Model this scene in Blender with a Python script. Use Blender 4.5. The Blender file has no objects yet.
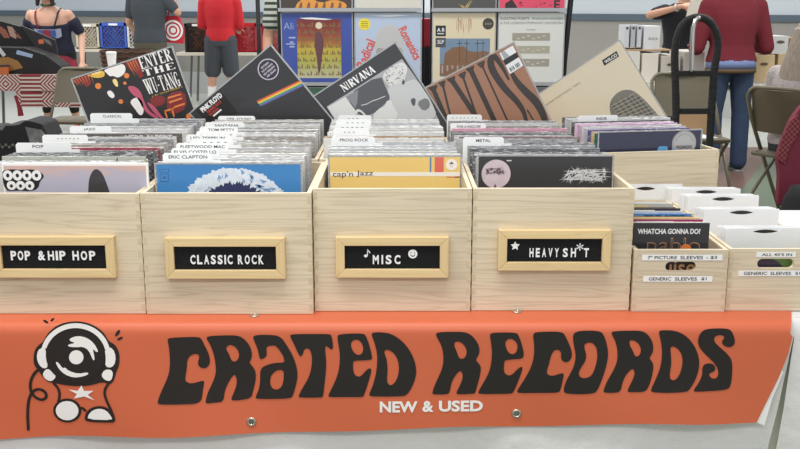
import bpy, bmesh, math, random
from mathutils import Vector, Matrix
from mathutils.geometry import tessellate_polygon
from mathutils import noise as mnoise
random.seed(7)
SC = bpy.context.scene
COL = SC.collection
PI = math.pi
# ------------------------------------------------------------------ camera
F = 1000.0; CX, CY = 400.0, 224.5; HC = 1.46; PITCH = math.radians(12.65)
SP, CP = math.sin(PITCH), math.cos(PITCH)
cam = bpy.data.cameras.new('camera'); cam.sensor_width = 36; cam.lens = F/800*36; cam.clip_end = 100
camo = bpy.data.objects.new('camera', cam); COL.objects.link(camo)
camo.location = (0, 0, HC); camo.rotation_euler = (PI/2-PITCH, 0, 0)
SC.camera = camo

def at_zc(px, py, zc):
    t = (py-CY)/F
    return Vector(((px-CX)/F*zc, zc*(CP-t*SP), HC-zc*(SP+t*CP)))
def at_Y(px, py, Y):
    t = (py-CY)/F
    return at_zc(px, py, Y/(CP-t*SP))
def at_Z(px, py, Z):
    t = (py-CY)/F
    return at_zc(px, py, (HC-Z)/(SP+t*CP))

# ------------------------------------------------------------------ materials
def lin(c):
    r = []
    for x in c:
        x = x/255.0
        r.append(x/12.92 if x <= 0.04045 else ((x+0.055)/1.055)**2.4)
    return (r[0], r[1], r[2], 1)
_mats = {}
def mat(name, rgb, rough=0.6, metal=0.0, var=0.0, vscale=8.0, bump=0.0, bscale=60.0, spec=0.4, coat=0.0, stretch=(1,1,1), alpha=1.0):
    if name in _mats: return _mats[name]
    m = bpy.data.materials.new(name); m.use_nodes = True
    nt = m.node_tree; b = nt.nodes['Principled BSDF']
    b.inputs['Base Color'].default_value = lin(rgb); b.inputs['Roughness'].default_value = rough
    b.inputs['Metallic'].default_value = metal; b.inputs['Specular IOR Level'].default_value = spec
    b.inputs['Coat Weight'].default_value = coat; b.inputs['Coat Roughness'].default_value = 0.12
    b.inputs['Alpha'].default_value = alpha
    m.diffuse_color = lin(rgb)
    if var or bump:
        tc = nt.nodes.new('ShaderNodeTexCoord'); mp = nt.nodes.new('ShaderNodeMapping')
        mp.inputs['Scale'].default_value = stretch
        nt.links.new(tc.outputs['Object'], mp.inputs['Vector'])
    if var:
        n = nt.nodes.new('ShaderNodeTexNoise'); n.inputs['Scale'].default_value = vscale; n.inputs['Detail'].default_value = 5
        nt.links.new(mp.outputs[0], n.inputs['Vector'])
        cr = nt.nodes.new('ShaderNodeValToRGB')
        c = lin(rgb)
        cr.color_ramp.elements[0].position = 0.3; cr.color_ramp.elements[1].position = 0.7
        cr.color_ramp.elements[0].color = tuple(max(0, x*(1-var)) for x in c[:3])+(1,)
        cr.color_ramp.elements[1].color = tuple(min(1, x*(1+var)) for x in c[:3])+(1,)
        nt.links.new(n.outputs['Fac'], cr.inputs[0]); nt.links.new(cr.outputs[0], b.inputs['Base Color'])
    if bump:
        n2 = nt.nodes.new('ShaderNodeTexNoise'); n2.inputs['Scale'].default_value = bscale; n2.inputs['Detail'].default_value = 4
        nt.links.new(mp.outputs[0], n2.inputs['Vector'])
        bp = nt.nodes.new('ShaderNodeBump'); bp.inputs['Strength'].default_value = bump; bp.inputs['Distance'].default_value = 0.01
        nt.links.new(n2.outputs['Fac'], bp.inputs['Height']); nt.links.new(bp.outputs[0], b.inputs['Normal'])
    _mats[name] = m
    return m

def ramp_mat(name, stops, axis='Z', lo=0, hi=1, noise=0.15, nscale=6, rough=0.35, stretch=(1,1,1)):
    """printed picture: colours running along one axis of the print, broken up by noise"""
    if name in _mats: return _mats[name]
    m = bpy.data.materials.new(name); m.use_nodes = True; nt = m.node_tree; b = nt.nodes['Principled BSDF']
    b.inputs['Roughness'].default_value = rough
    tc = nt.nodes.new('ShaderNodeTexCoord'); sx = nt.nodes.new('ShaderNodeSeparateXYZ'); nt.links.new(tc.outputs['Object'], sx.inputs[0])
    mr = nt.nodes.new('ShaderNodeMapRange'); mr.inputs[1].default_value = lo; mr.inputs[2].default_value = hi
    nt.links.new(sx.outputs[axis], mr.inputs[0])
    mp = nt.nodes.new('ShaderNodeMapping'); mp.inputs['Scale'].default_value = stretch; nt.links.new(tc.outputs['Object'], mp.inputs['Vector'])
    n = nt.nodes.new('ShaderNodeTexNoise'); n.inputs['Scale'].default_value = nscale; n.inputs['Detail'].default_value = 6
    nt.links.new(mp.outputs[0], n.inputs['Vector'])
    ma = nt.nodes.new('ShaderNodeMath'); ma.operation = 'MULTIPLY_ADD'; ma.inputs[1].default_value = noise*2; ma.inputs[2].default_value = -noise
    nt.links.new(n.outputs['Fac'], ma.inputs[0])
    ad = nt.nodes.new('ShaderNodeMath'); ad.operation = 'ADD'; nt.links.new(mr.outputs[0], ad.inputs[0]); nt.links.new(ma.outputs[0], ad.inputs[1])
    cr = nt.nodes.new('ShaderNodeValToRGB'); e = cr.color_ramp.elements
    e[0].position = stops[0][0]; e[0].color = lin(stops[0][1]); e[1].position = stops[-1][0]; e[1].color = lin(stops[-1][1])
    for p, c in stops[1:-1]:
        k = e.new(p); k.color = lin(c)
    nt.links.new(ad.outputs[0], cr.inputs[0]); nt.links.new(cr.outputs[0], b.inputs['Base Color'])
    _mats[name] = m
    return m

def wood(name, base, dark, rough=0.55, scale=1.0, axis='X', contrast=1.0):
    if name in _mats: return _mats[name]
    m = bpy.data.materials.new(name); m.use_nodes = True; nt = m.node_tree; b = nt.nodes['Principled BSDF']
    b.inputs['Roughness'].default_value = rough; b.inputs['Specular IOR Level'].default_value = 0.3
    L = nt.links.new; N = nt.nodes.new
    tc = N('ShaderNodeTexCoord'); oi = N('ShaderNodeObjectInfo')
    add = N('ShaderNodeVectorMath'); add.operation = 'ADD'
    sc = N('ShaderNodeVectorMath'); sc.operation = 'SCALE'; sc.inputs[0].default_value = (7, 5, 9); L(oi.outputs['Random'], sc.inputs['Scale'])
    L(tc.outputs['Object'], add.inputs[0]); L(sc.outputs[0], add.inputs[1])
    mp = N('ShaderNodeMapping')
    s = {'X': (.8, 20, 20), 'Y': (20, .8, 20), 'Z': (20, 20, .8)}[axis]
    mp.inputs['Scale'].default_value = tuple(k*scale for k in s); L(add.outputs[0], mp.inputs[0])
    n1 = N('ShaderNodeTexNoise'); n1.inputs['Scale'].default_value = 0.9; n1.inputs['Detail'].default_value = 3; n1.inputs['Distortion'].default_value = 0.35
    L(mp.outputs[0], n1.inputs['Vector'])
    mu = N('ShaderNodeMath'); mu.operation = 'MULTIPLY'; mu.inputs[1].default_value = 20; L(n1.outputs['Fac'], mu.inputs[0])
    fr = N('ShaderNodeMath'); fr.operation = 'PINGPONG'; fr.inputs[1].default_value = 1; L(mu.outputs[0], fr.inputs[0])
    pw = N('ShaderNodeMath'); pw.operation = 'POWER'; pw.inputs[1].default_value = 2.2; L(fr.outputs[0], pw.inputs[0])
    mp2 = N('ShaderNodeMapping'); mp2.inputs['Scale'].default_value = tuple(k*scale*(2.2 if k < 5 else 9) for k in s); L(add.outputs[0], mp2.inputs[0])
    n2 = N('ShaderNodeTexNoise'); n2.inputs['Scale'].default_value = 1.0; n2.inputs['Detail'].default_value = 5; L(mp2.outputs[0], n2.inputs['Vector'])
    mx = N('ShaderNodeMath'); mx.operation = 'MULTIPLY'; L(pw.outputs[0], mx.inputs[0]); L(n2.outputs['Fac'], mx.inputs[1])
    mm = N('ShaderNodeMath'); mm.operation = 'MULTIPLY'; mm.inputs[1].default_value = 1.1*contrast; L(mx.outputs[0], mm.inputs[0])
    cr = N('ShaderNodeMix'); cr.data_type = 'RGBA'; cr.clamp_factor = True
    cr.inputs[6].default_value = lin(base); cr.inputs[7].default_value = lin(dark)
    L(mm.outputs[0], cr.inputs[0])
    n3 = N('ShaderNodeTexNoise'); n3.inputs['Scale'].default_value = 2.2; L(add.outputs[0], n3.inputs['Vector'])
    hv = N('ShaderNodeHueSaturation'); L(cr.outputs[2], hv.inputs['Color'])
    mr = N('ShaderNodeMapRange'); mr.inputs[1].default_value = .3; mr.inputs[2].default_value = .7; mr.inputs[3].default_value = .93; mr.inputs[4].default_value = 1.07
    L(n3.outputs['Fac'], mr.inputs[0]); L(mr.outputs[0], hv.inputs['Value'])
    L(hv.outputs[0], b.inputs['Base Color'])
    bp = N('ShaderNodeBump'); bp.inputs['Strength'].default_value = 0.12; bp.inputs['Distance'].default_value = 0.002; L(mx.outputs[0], bp.inputs['Height']); L(bp.outputs[0], b.inputs['Normal'])
    _mats[name] = m
    return m

def plastic_wrap(name, tint, glint=(235,236,238), amount=0.5, rough=0.22):
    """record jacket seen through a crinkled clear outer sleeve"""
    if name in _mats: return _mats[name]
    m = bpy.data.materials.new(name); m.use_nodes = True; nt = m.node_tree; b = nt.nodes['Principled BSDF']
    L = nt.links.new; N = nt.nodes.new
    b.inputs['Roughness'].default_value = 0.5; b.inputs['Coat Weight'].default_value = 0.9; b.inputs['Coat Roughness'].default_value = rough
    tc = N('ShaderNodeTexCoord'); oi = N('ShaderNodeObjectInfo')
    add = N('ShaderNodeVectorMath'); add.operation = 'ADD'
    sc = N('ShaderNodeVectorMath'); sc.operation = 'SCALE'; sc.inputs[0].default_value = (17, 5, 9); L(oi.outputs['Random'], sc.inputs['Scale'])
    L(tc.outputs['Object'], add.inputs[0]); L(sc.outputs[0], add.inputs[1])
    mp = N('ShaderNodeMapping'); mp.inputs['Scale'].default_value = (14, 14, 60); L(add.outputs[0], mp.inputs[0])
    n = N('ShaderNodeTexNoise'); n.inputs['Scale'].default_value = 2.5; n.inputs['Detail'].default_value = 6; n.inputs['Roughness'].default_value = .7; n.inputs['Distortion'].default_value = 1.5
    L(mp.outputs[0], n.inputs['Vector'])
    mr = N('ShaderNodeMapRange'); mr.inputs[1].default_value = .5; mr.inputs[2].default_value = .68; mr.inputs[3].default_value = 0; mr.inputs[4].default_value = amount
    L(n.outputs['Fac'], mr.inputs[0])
    mx = N('ShaderNodeMix'); mx.data_type = 'RGBA'; mx.inputs[6].default_value = lin(tint); mx.inputs[7].default_value = lin(glint)  # crinkle highlights of the plastic painted into the colour as pale noise
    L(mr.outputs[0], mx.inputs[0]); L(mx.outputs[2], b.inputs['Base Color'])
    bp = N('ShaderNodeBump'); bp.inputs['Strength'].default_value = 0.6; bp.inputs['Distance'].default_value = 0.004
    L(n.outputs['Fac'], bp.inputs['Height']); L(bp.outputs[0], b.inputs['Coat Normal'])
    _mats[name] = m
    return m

# ------------------------------------------------------------------ mesh builder
def sweep_frame(d):
    d = d.normalized()
    up = Vector((0, 0, 1)) if abs(d.z) < 0.95 else Vector((0, 1, 0))
    a = d.cross(up).normalized(); b = d.cross(a).normalized()
    return a, b
def chaikin(pts, n=2, closed=True):
    pts = [Vector(p) for p in pts]
    for _ in range(n):
        out = []
        N_ = len(pts)
        rng = range(N_) if closed else range(N_-1)
        if not closed: out.append(pts[0])
        for i in rng:
            a, b = pts[i], pts[(i+1) % N_]
            out.append(a*.75+b*.25); out.append(a*.25+b*.75)
        if not closed: out.append(pts[-1])
        pts = out
    return pts
_txt = {}
def text_geo(s, bold=0.0):
    key = (s, bold)
    if key in _txt: return _txt[key]
    cu = bpy.data.curves.new('lettering', 'FONT'); cu.body = s; cu.size = 1; cu.offset = bold; cu.resolution_u = 3
    ob = bpy.data.objects.new('lettering', cu); COL.objects.link(ob)
    bpy.context.view_layer.update()
    dg = bpy.context.evaluated_depsgraph_get(); me = ob.evaluated_get(dg).to_mesh()
    vs = [Vector(v.co) for v in me.vertices]; fs = [tuple(p.vertices) for p in me.polygons]
    ob.evaluated_get(dg).to_mesh_clear()
    bpy.data.objects.remove(ob); bpy.data.curves.remove(cu)
    if vs:
        x0 = min(v.x for v in vs); x1 = max(v.x for v in vs); y0 = min(v.y for v in vs); y1 = max(v.y for v in vs)
        vs = [Vector(((v.x-x0)/max(1e-6, x1-x0), (v.y-y0)/max(1e-6, y1-y0), 0)) for v in vs]
    _txt[key] = (vs, fs)
    return _txt[key]

class MB:
    def __init__(s, M=None):
        s.v = []; s.f = []; s.mi = []; s.M = M or Matrix.Identity(4)
    def add(s, vs, fs, mi=0):
        k = len(s.v)
        s.v += [s.M @ Vector(v) for v in vs]
        for f in fs: s.f.append(tuple(i+k for i in f)); s.mi.append(mi)
    def box(s, x0, x1, y0, y1, z0, z1, mi=0, M=None):
        vs = [Vector((x, y, z)) for z in (z0, z1) for y in (y0, y1) for x in (x0, x1)]
        if M is not None: vs = [M @ v for v in vs]
        s.add(vs, [(0,2,3,1),(4,5,7,6),(0,1,5,4),(2,6,7,3),(0,4,6,2),(1,3,7,5)], mi)
    def tube(s, pts, r, mi=0, n=8, closed=False, flat=None):
        pts = [Vector(p) for p in pts]; N_ = len(pts)
        rs = r if isinstance(r, (list, tuple)) else [r]*N_
        vs = []; prev = None
        for i, p in enumerate(pts):
            if closed: d = pts[(i+1) % N_]-pts[i-1]
            else: d = pts[min(i+1, N_-1)]-pts[max(i-1, 0)]
            if d.length < 1e-9: d = Vector((0, 0, 1))
            d.normalize()
            if prev is None: a, b = sweep_frame(d)
            else:
                a = prev-d*prev.dot(d)
                if a.length < 1e-6: a, _ = sweep_frame(d)
                a.normalize(); b = d.cross(a)
            prev = a
            for k in range(n):
                t = 2*PI*k/n; vs.append(p+(a*math.cos(t)+b*math.sin(t))*rs[i])
        fs = []
        for i in range(N_ if closed else N_-1):
            j = (i+1) % N_
            for k in range(n):
                l = (k+1) % n; fs.append((i*n+k, i*n+l, j*n+l, j*n+k))
        if not closed:
            fs.append(tuple(range(n-1, -1, -1))); fs.append(tuple((N_-1)*n+k for k in range(n)))
        s.add(vs, fs, mi)
    def loft(s, rings, mi=0, n=20, cap=True):
        """rings: (centre, rx, ry[, axis_x vec, axis_y vec])"""
        vs = []
        for rg in rings:
            c, rx, ry = Vector(rg[0]), rg[1], rg[2]
            ax = Vector(rg[3]) if len(rg) > 3 else Vector((1, 0, 0)); ay = Vector(rg[4]) if len(rg) > 4 else Vector((0, 1, 0))
            for k in range(n):
                t = 2*PI*k/n; vs.append(c+ax*(rx*math.cos(t))+ay*(ry*math.sin(t)))
        fs = []
        for i in range(len(rings)-1):
            for k in range(n):
                l = (k+1) % n; fs.append((i*n+k, i*n+l, (i+1)*n+l, (i+1)*n+k))
        if cap: fs.append(tuple(range(n-1, -1, -1))); fs.append(tuple((len(rings)-1)*n+k for k in range(n)))
        s.add(vs, fs, mi)
    def capsule(s, a, b, ra, rb, mi=0, n=12):
        a, b = Vector(a), Vector(b); d = (b-a)
        L_ = d.length or 1e-6; d = d/L_
        pts = []; rs = []
        for k in range(4):
            t = PI/2*(k/4); pts.append(a-d*ra*math.cos(t)); rs.append(max(1e-4, ra*math.sin(t)))
        pts.append(a); rs.append(ra); pts.append(b); rs.append(rb)
        for k in range(1, 5):
            t = PI/2*(k/4); pts.append(b+d*rb*math.sin(t)); rs.append(max(1e-4, rb*math.cos(t)))
        s.tube(pts, rs, mi, n)
    def ball(s, c, rx, ry, rz, mi=0, n=14, m=9, M=None):
        c = Vector(c); vs = []; fs = []
        R = M or Matrix.Identity(3)
        for i in range(m+1):
            t = PI*i/m
            for k in range(n):
                p = 2*PI*k/n
                vs.append(c + R @ Vector((rx*math.sin(t)*math.cos(p), ry*math.sin(t)*math.sin(p), rz*math.cos(t))))
        for i in range(m):
            for k in range(n):
                l = (k+1) % n; fs.append((i*n+k, (i+1)*n+k, (i+1)*n+l, i*n+l))
        s.add(vs, fs, mi)
    def poly(s, pts, y0, y1, mi=0, holes=(), fn=None):
        """flat outline in the x-z plane, front face at y0 (towards -y), back at y1"""
        loops = [[(p[0], p[1]) for p in pts]]+[[(p[0], p[1]) for p in h] for h in holes]
        tess = tessellate_polygon([[Vector((p[0], p[1], 0)) for p in l] for l in loops])
        flat = [p for l in loops for p in l]; n = len(flat)
        vs = [Vector((p[0], y0, p[1])) for p in flat]+[Vector((p[0], y1, p[1])) for p in flat]
        fs = []
        for t in tess:
            a, b, c = [Vector((flat[i][0], flat[i][1], 0)) for i in t]
            if (b-a).cross(c-a).z < 0: t = (t[0], t[2], t[1])
            fs.append(tuple(t)); fs.append(tuple(n+i for i in reversed(t)))
        k = 0
        for l in loops:
            m = len(l)
            for i in range(m):
                j = (i+1) % m; fs.append((k+i, n+k+i, n+k+j, k+j))
            k += m
        if fn: vs = [fn(v) for v in vs]
        s.add(vs, fs, mi)
    def rect(s, x0, x1, z0, z1, y0, y1, mi=0, M=None): s.box(x0, x1, y0, y1, z0, z1, mi, M)
    def disc(s, cx, cz, r, y0, y1, mi=0, n=28, rz=None):
        rz = rz or r
        s.poly([(cx+r*math.cos(2*PI*k/n), cz+rz*math.sin(2*PI*k/n)) for k in range(n)], y0, y1, mi)
    def text(s, body, x0, x1, z0, z1, y, mi=0, bold=0.0, rot=0.0, piv=None, th=0.0, fn=None):
        """flat lettering filling the box, facing -y"""
        vs, fs = text_geo(body, bold)
        if not vs: return
        out = []
        px, pz = piv or ((x0+x1)/2, (z0+z1)/2)
        for yy in ((y, y+th) if th else (y,)):
            for v in vs:
                x = x0+v.x*(x1-x0)-px; z = z0+v.y*(z1-z0)-pz
                out.append(Vector((px+x*math.cos(rot)-z*math.sin(rot), yy, pz+x*math.sin(rot)+z*math.cos(rot))))
        n = len(vs); F_ = list(fs)
        if th:
            edge = {}
            for f in fs:
                for i in range(len(f)):
                    a, b = f[i], f[(i+1) % len(f)]; edge[(a, b)] = 1
            for (a, b) in edge:
                if (b, a) not in edge: F_.append((a, n+a, n+b, b))
        if fn: out = [fn(v) for v in out]
        s.add(out, F_, mi)
    def build(s, name, mats, parent=None, smooth=False, bevel=0.0, seg=2, sub=0, remesh=0.0, smod=0, kind=None, loc=None, auto=False):
        me = bpy.data.meshes.new(name); me.from_pydata([tuple(v) for v in s.v], [], s.f)
        if not isinstance(mats, (list, tuple)): mats = [mats]
        for m in mats: me.materials.append(m)
        me.polygons.foreach_set('material_index', s.mi)
        me.validate(verbose=False); me.update()
        if smooth or remesh:
            me.polygons.foreach_set('use_smooth', [True]*len(me.polygons))
            if auto:
                try: me.set_sharp_from_angle(angle=math.radians(35))
                except Exception: pass
        o = bpy.data.objects.new(name, me); COL.objects.link(o)
        if parent is not None: o.parent = parent
        if loc is not None: o.location = loc
        if remesh:
            r = o.modifiers.new('r', 'REMESH'); r.mode = 'VOXEL'; r.voxel_size = remesh; r.use_smooth_shade = True
            if smod:
                k = o.modifiers.new('s', 'SMOOTH'); k.iterations = smod; k.factor = .5
        if bevel:
            b = o.modifiers.new('b', 'BEVEL'); b.width = bevel; b.segments = seg; b.limit_method = 'ANGLE'; b.angle_limit = math.radians(40)
        if sub:
            k = o.modifiers.new('u', 'SUBSURF'); k.levels = sub; k.render_levels = sub
        if kind: o['kind'] = kind
        return o

def tag(o, label, cat, group=None, kind=None):
    o['label'] = label; o['category'] = cat
    if group: o['group'] = group
    if kind: o['kind'] = kind
    return o
def thing(name, label, cat, loc=(0,0,0), rot=(0,0,0), group=None):
    o = bpy.data.objects.new(name, None); COL.objects.link(o); o.empty_display_size = .05
    o.location = loc; o.rotation_euler = rot
    return tag(o, label, cat, group)
def W(root):
    """builder taking world coordinates for a part of root"""
    return MB(root.matrix_basis.inverted())
def copy_tree(o, parent=None):
    c = o.copy(); COL.objects.link(c)
    if parent is not None: c.parent = parent
    for ch in list(o.children): copy_tree(ch, c)
    return c
# ================================================================== FOREGROUND
WOOD = wood('pale_paulownia', (214,201,175), (160,142,116), contrast=.62, scale=1.5)
WOODY = wood('pale_paulownia_side', (211,197,171), (160,142,116), axis='Y', contrast=.6, scale=1.5)
ENDG = mat('end_grain', (203,187,158), .7, var=.08, vscale=90)
PINE = wood('pine_frame', (223,198,150), (196,164,112), axis='X', scale=1.6, contrast=.6)
PINEV = wood('pine_frame_upright', (219,194,146), (192,160,108), axis='Z', scale=1.6, contrast=.6)
WHITE = mat('white_card', (236,237,236), .55)
BLACK = mat('black_print', (26,25,26), .45)
INK = mat('grey_ink', (70,72,74), .6)
CLOTH = mat('white_tablecloth', (226,225,221), .5, bump=.8, bscale=14, var=.03, vscale=5)
TZ = .74; CZ = .742; CF = 2.263

# ---- table, cloth, banner
t = thing('folding_table', 'long table under a white cloth that carries the record crates', 'table', (0, 2.82, 0))
m = W(t); m.box(-1.35, 1.35, 2.22, 3.42, .70, .7385); m.build('tabletop', mat('table_grey', (150,150,145), .6), t, bevel=.004)
for x in (-1.2, 1.2):
    for y in (2.35, 3.3):
        m = W(t); m.tube([(x, y, 0), (x, y, .70)], .016, n=10); m.build('leg', mat('grey_steel', (110,112,112), .4, .8), t)
def cloth():
    m = MB(); nx = 260
    prof = [(3.44, .7385+.0008), (2.23, .7393), (2.214, .737), (2.207, .728), (2.204, .70), (2.206, .62), (2.208, .52), (2.21, .42), (2.215, .3), (2.22, .16), (2.22, .04)]
    vs = []; fs = []; kc = 205
    def edge(z):                      # left edge and width of the slit between the two cloths
        yc = 2.20; zc_ = yc*CP+(HC-z)*SP; py = CY+F*((HC-z)*CP-yc*SP)/zc_
        return (792-.225*(py-345)-CX)/F*zc_, .004+.07*max(0, .66-z)
    for j, (y, z) in enumerate(prof):
        e0, gw = edge(z)
        if z > .66: gw = .0015
        for i in range(nx+1):
            x = -1.42+(e0+1.42)*i/kc if i <= kc else e0+gw+(1.42-e0-gw)*(i-kc-1)/(nx-kc-1)
            k = max(0, min(1, (.73-z)/.3))
            d = .012*k*(math.sin(x*9+z*3)+.5*math.sin(x*23+1+z*9)) + .010*k*mnoise.noise(Vector((x*6, z*9, 3)))
            vs.append((x, y+d-.012*k, z))
    for j in range(len(prof)-1):
        for i in range(nx):
            if i == kc and prof[j][1] < .71: continue
            a = j*(nx+1)+i; fs.append((a, a+1, a+nx+2, a+nx+1))
    m.add(vs, fs); o = m.build('white_tablecloth', CLOTH, smooth=True)
    return tag(o, 'wrinkled white tablecloth hanging below and right of the orange banner', 'tablecloth')
cloth()
m = MB(); m.box(.66, 1.02, 2.236, 2.240, .05, .70); tag(m.build('slit_backing', mat('backing_beige', (228,228,212), .8)), 'added beige sheet brightening the slit in the white tablecloth', 'cloth')  # sheet added behind the slit so that it stays pale

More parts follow.
